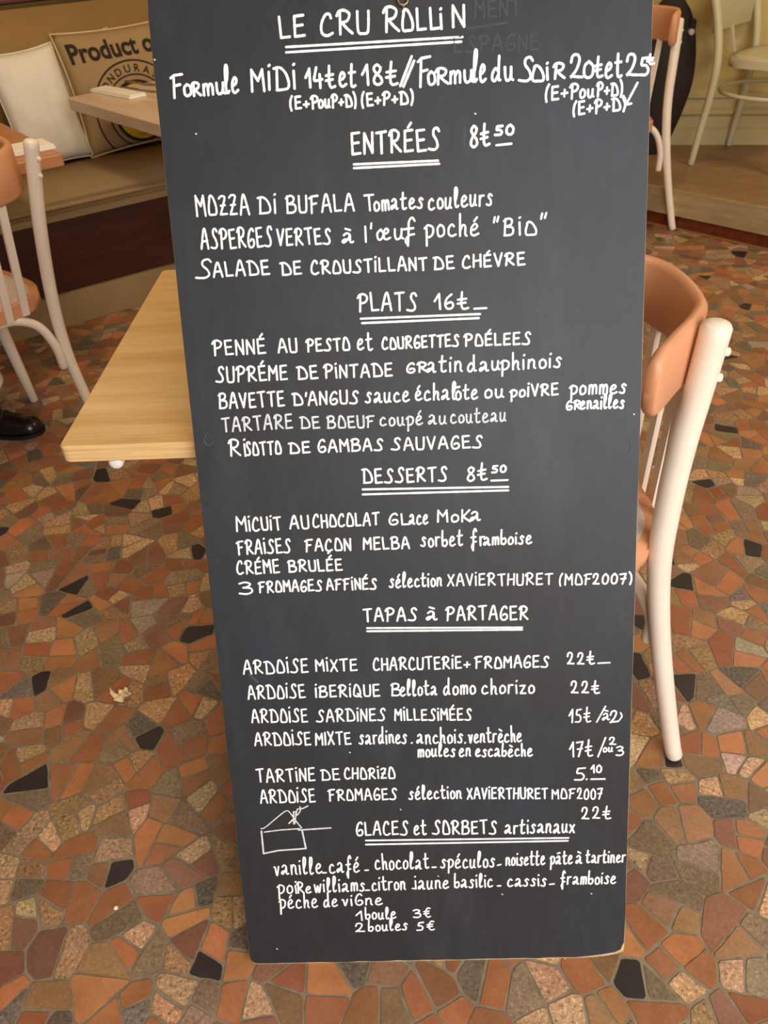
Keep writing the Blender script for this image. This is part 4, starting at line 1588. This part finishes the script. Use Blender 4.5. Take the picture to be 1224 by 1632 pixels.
lettering('menu_line_lettering', [('ARDOıSE', 407, 1188.5, 495, 1186.5, 20), ('MIXTE', 504, 1187, 559, 1186, 19), ('sardines', 573, 1185.5, 648, 1184, 23), ('.', 656, 1184.5, 658, 1184.5, 20), ('anchois', 665, 1185, 737, 1183.5, 22),
                                  ('.', 741, 1184, 743, 1184, 20), ('ventrèche', 747, 1183.5, 831, 1182.5, 22)])
lettering('menu_line_lettering', [('moules', 667, 1206, 725, 1205, 20), ('en', 733, 1205.5, 750, 1205, 20), ('escabèche', 759, 1206, 848, 1205, 19)])
lettering('price_lettering', [('17€', 908, 1206, 944, 1205, 24), ('~', False, [(965, 1175.6), (953, 1206)], .0013), ('2', 971, 1187, 981, 1187, 11.5, .0012), ('ou', 962, 1198, 976, 1197.5, 11, .0012), ('3', 982, 1204.5, 993, 1204, 14, .0012)])
lettering('menu_line_lettering', [('TARTıNE', 410, 1246.5, 502, 1244, 20), ('DE', 512, 1243, 541, 1242.5, 17), ('CHORıZO', 550, 1241.5, 629, 1240, 17)])
lettering('price_lettering', [('5', 916, 1243, 932, 1243, 20), ('.', 935, 1243, 937, 1243, 20), ('10', 942, 1231.5, 958, 1231, 12), ('~', False, [(942, 1241.8), (964, 1241.5)], .0013)])
lettering('menu_line_lettering', [('ARDOıSE', 416, 1280, 502, 1277.5, 20), ('FROMAGES', 524, 1276, 632, 1274, 17.5), ('sélection', 652, 1273.5, 735, 1272, 20), ('XAVıERTHURET', 745, 1273, 872, 1272.5, 16.5, .0013), ('MOF', 880, 1273, 916, 1272.5, 15, .0012),
                                  ('2007', 920, 1273.5, 959, 1273, 16.5, .0012)])
lettering('price_lettering', [('22€', 927, 1305, 973, 1305, 18.5, .0013)])
lettering('heading_lettering', [('GLACES', 569, 1331, 650, 1330, 21.5, S), ('et', 661, 1330, 679, 1330, 22, S), ('SORBETS', 690, 1329, 791, 1328.5, 20.5, S), ('artisanaux', 805, 1328.5, 915, 1326.5, 22, S)])
lettering('heading_underline', line2(((583, 1339.5), (906, 1335.4)), ((583, 1346), (905, 1340))))
lettering('menu_line_lettering', [('vanille', 438, 1394.5, 513, 1392, 24), ('-', 515, 1393, 520, 1393, 14), ('café', 526, 1391, 573, 1390, 24), ('-', 582, 1389, 587, 1389, 14), ('chocolat', 599, 1386, 683, 1384, 23), ('-', 689, 1384, 695, 1384, 14),
                                  ('spéculos', 703, 1383.5, 788, 1382, 22), ('-', 793, 1381, 798, 1380, 14), ('noisette', 807, 1379.5, 868, 1378, 21), ('pâte', 877, 1377.5, 912, 1376, 21), ('à', 918, 1376, 927, 1376, 19), ('tartiner', 934, 1375, 996, 1374, 19)])
lettering('menu_line_lettering', [('poi', 443, 1424.5, 473, 1423.5, 21), ('Re', 474, 1423.5, 496, 1423, 17), ('williams', 502, 1422, 581, 1419.5, 21), ('-', 583, 1421, 589, 1421, 14), ('citron', 594, 1419, 646, 1417.5, 21), ('jaune', 657, 1417, 715, 1415.5, 21), ('basilic', 725, 1415, 785, 1413.5, 20),
                                  ('-', 793, 1414, 798, 1414, 14), ('cassis', 810, 1412.5, 870, 1411.5, 19), ('-', 876, 1411.5, 883, 1411, 14), ('framboise', 894, 1409.5, 981, 1408, 19)])
lettering('menu_line_lettering', [('pêche', 446, 1447.5, 506, 1446, 22), ('de', 517, 1445, 538, 1444, 20), ('viGne', 546, 1443, 609, 1441.5, 17)])
lettering('price_lettering', [('1', 568, 1467, 577, 1467, 15, .0013), ('boule', 583, 1465, 631, 1463.5, 17, .0013), ('3', 659, 1462, 670, 1461.5, 12, .0013), ('¤', 676, 1462, 686, 1461.5, 15, .0012)])
lettering('price_lettering', [('2', 567, 1485.5, 581, 1485, 13, .0013), ('boules', 588, 1484, 649, 1482, 16, .0013), ('5', 665, 1483, 675, 1482.5, 13, .0013), ('¤', 681, 1482.5, 692, 1482, 15, .0012)])
K = 0.1144


def dr(*pts):
    return [(400 + x * K, 1280 + y * K) for x, y in pts]


lettering('house_sketch', [('~', False, dr((145, 390), (175, 702), (380, 660), (765, 632), (710, 372)), .0013), ('~', False, dr((185, 403), (400, 375), (680, 355)), .0010), ('~', False, dr((662, 375), (1112, 345)), .0012),
                           ('~', True, dr((140, 355), (200, 335), (400, 170), (490, 108), (540, 130), (620, 240), (705, 345)), .0009), ('~', False, dr((595, 290), (592, 120), (628, 122), (612, 285)), .0010),
                           ('~', False, dr((530, 280), (600, 215)), .0012), ('~', True, dr((625, 170), (640, 100), (660, 80), (690, 90), (660, 150), (630, 170)), .0010), ('~', True, dr((680, 50), (695, 75), (730, 70), (792, 38)), .0010)],
          'thin_chalk', 'small thin chalk sketch of a box with a roof', whole=True)
lettering('erased_lettering', [('MENT', 757, 28, 828, 24, 27, .0012), ('ESPAGNE', 724, 84, 858, 78, 25, .0012), ('~', False, [(745, 45), (808, 36)], .0013)], 'ghost_chalk', 'faint wiped-out grey lettering near the top right')
lettering('wiped_mark', [('~', True, [(330, 690), (325, 702), (332, 710), (340, 704)], .001), ('~', False, [(741, 205), (738, 232)], .0022), ('~', True, [(1000, 700), (1006, 712), (1001, 722)], .001),
                               ('~', True, [(570, 445), (580, 440), (584, 450), (574, 455)], .001), ('~', True, [(398, 1076), (405, 1082), (410, 1087)], .0022)], 'ghost_chalk', 'faint wiped grey chalk marks', each=True)
lettering('chalk_speck', [('~', False, [p, (p[0] + 1, p[1] + .5)], .0009) for p in ((557, 1199), (762, 1203), (757, 181), (246, 95), (698, 1396), (942, 1424), (800, 1425), (441, 1512), (900, 1528), (638, 1290), (312, 213), (1150 - 140, 660))], 'thin_chalk', each=True)
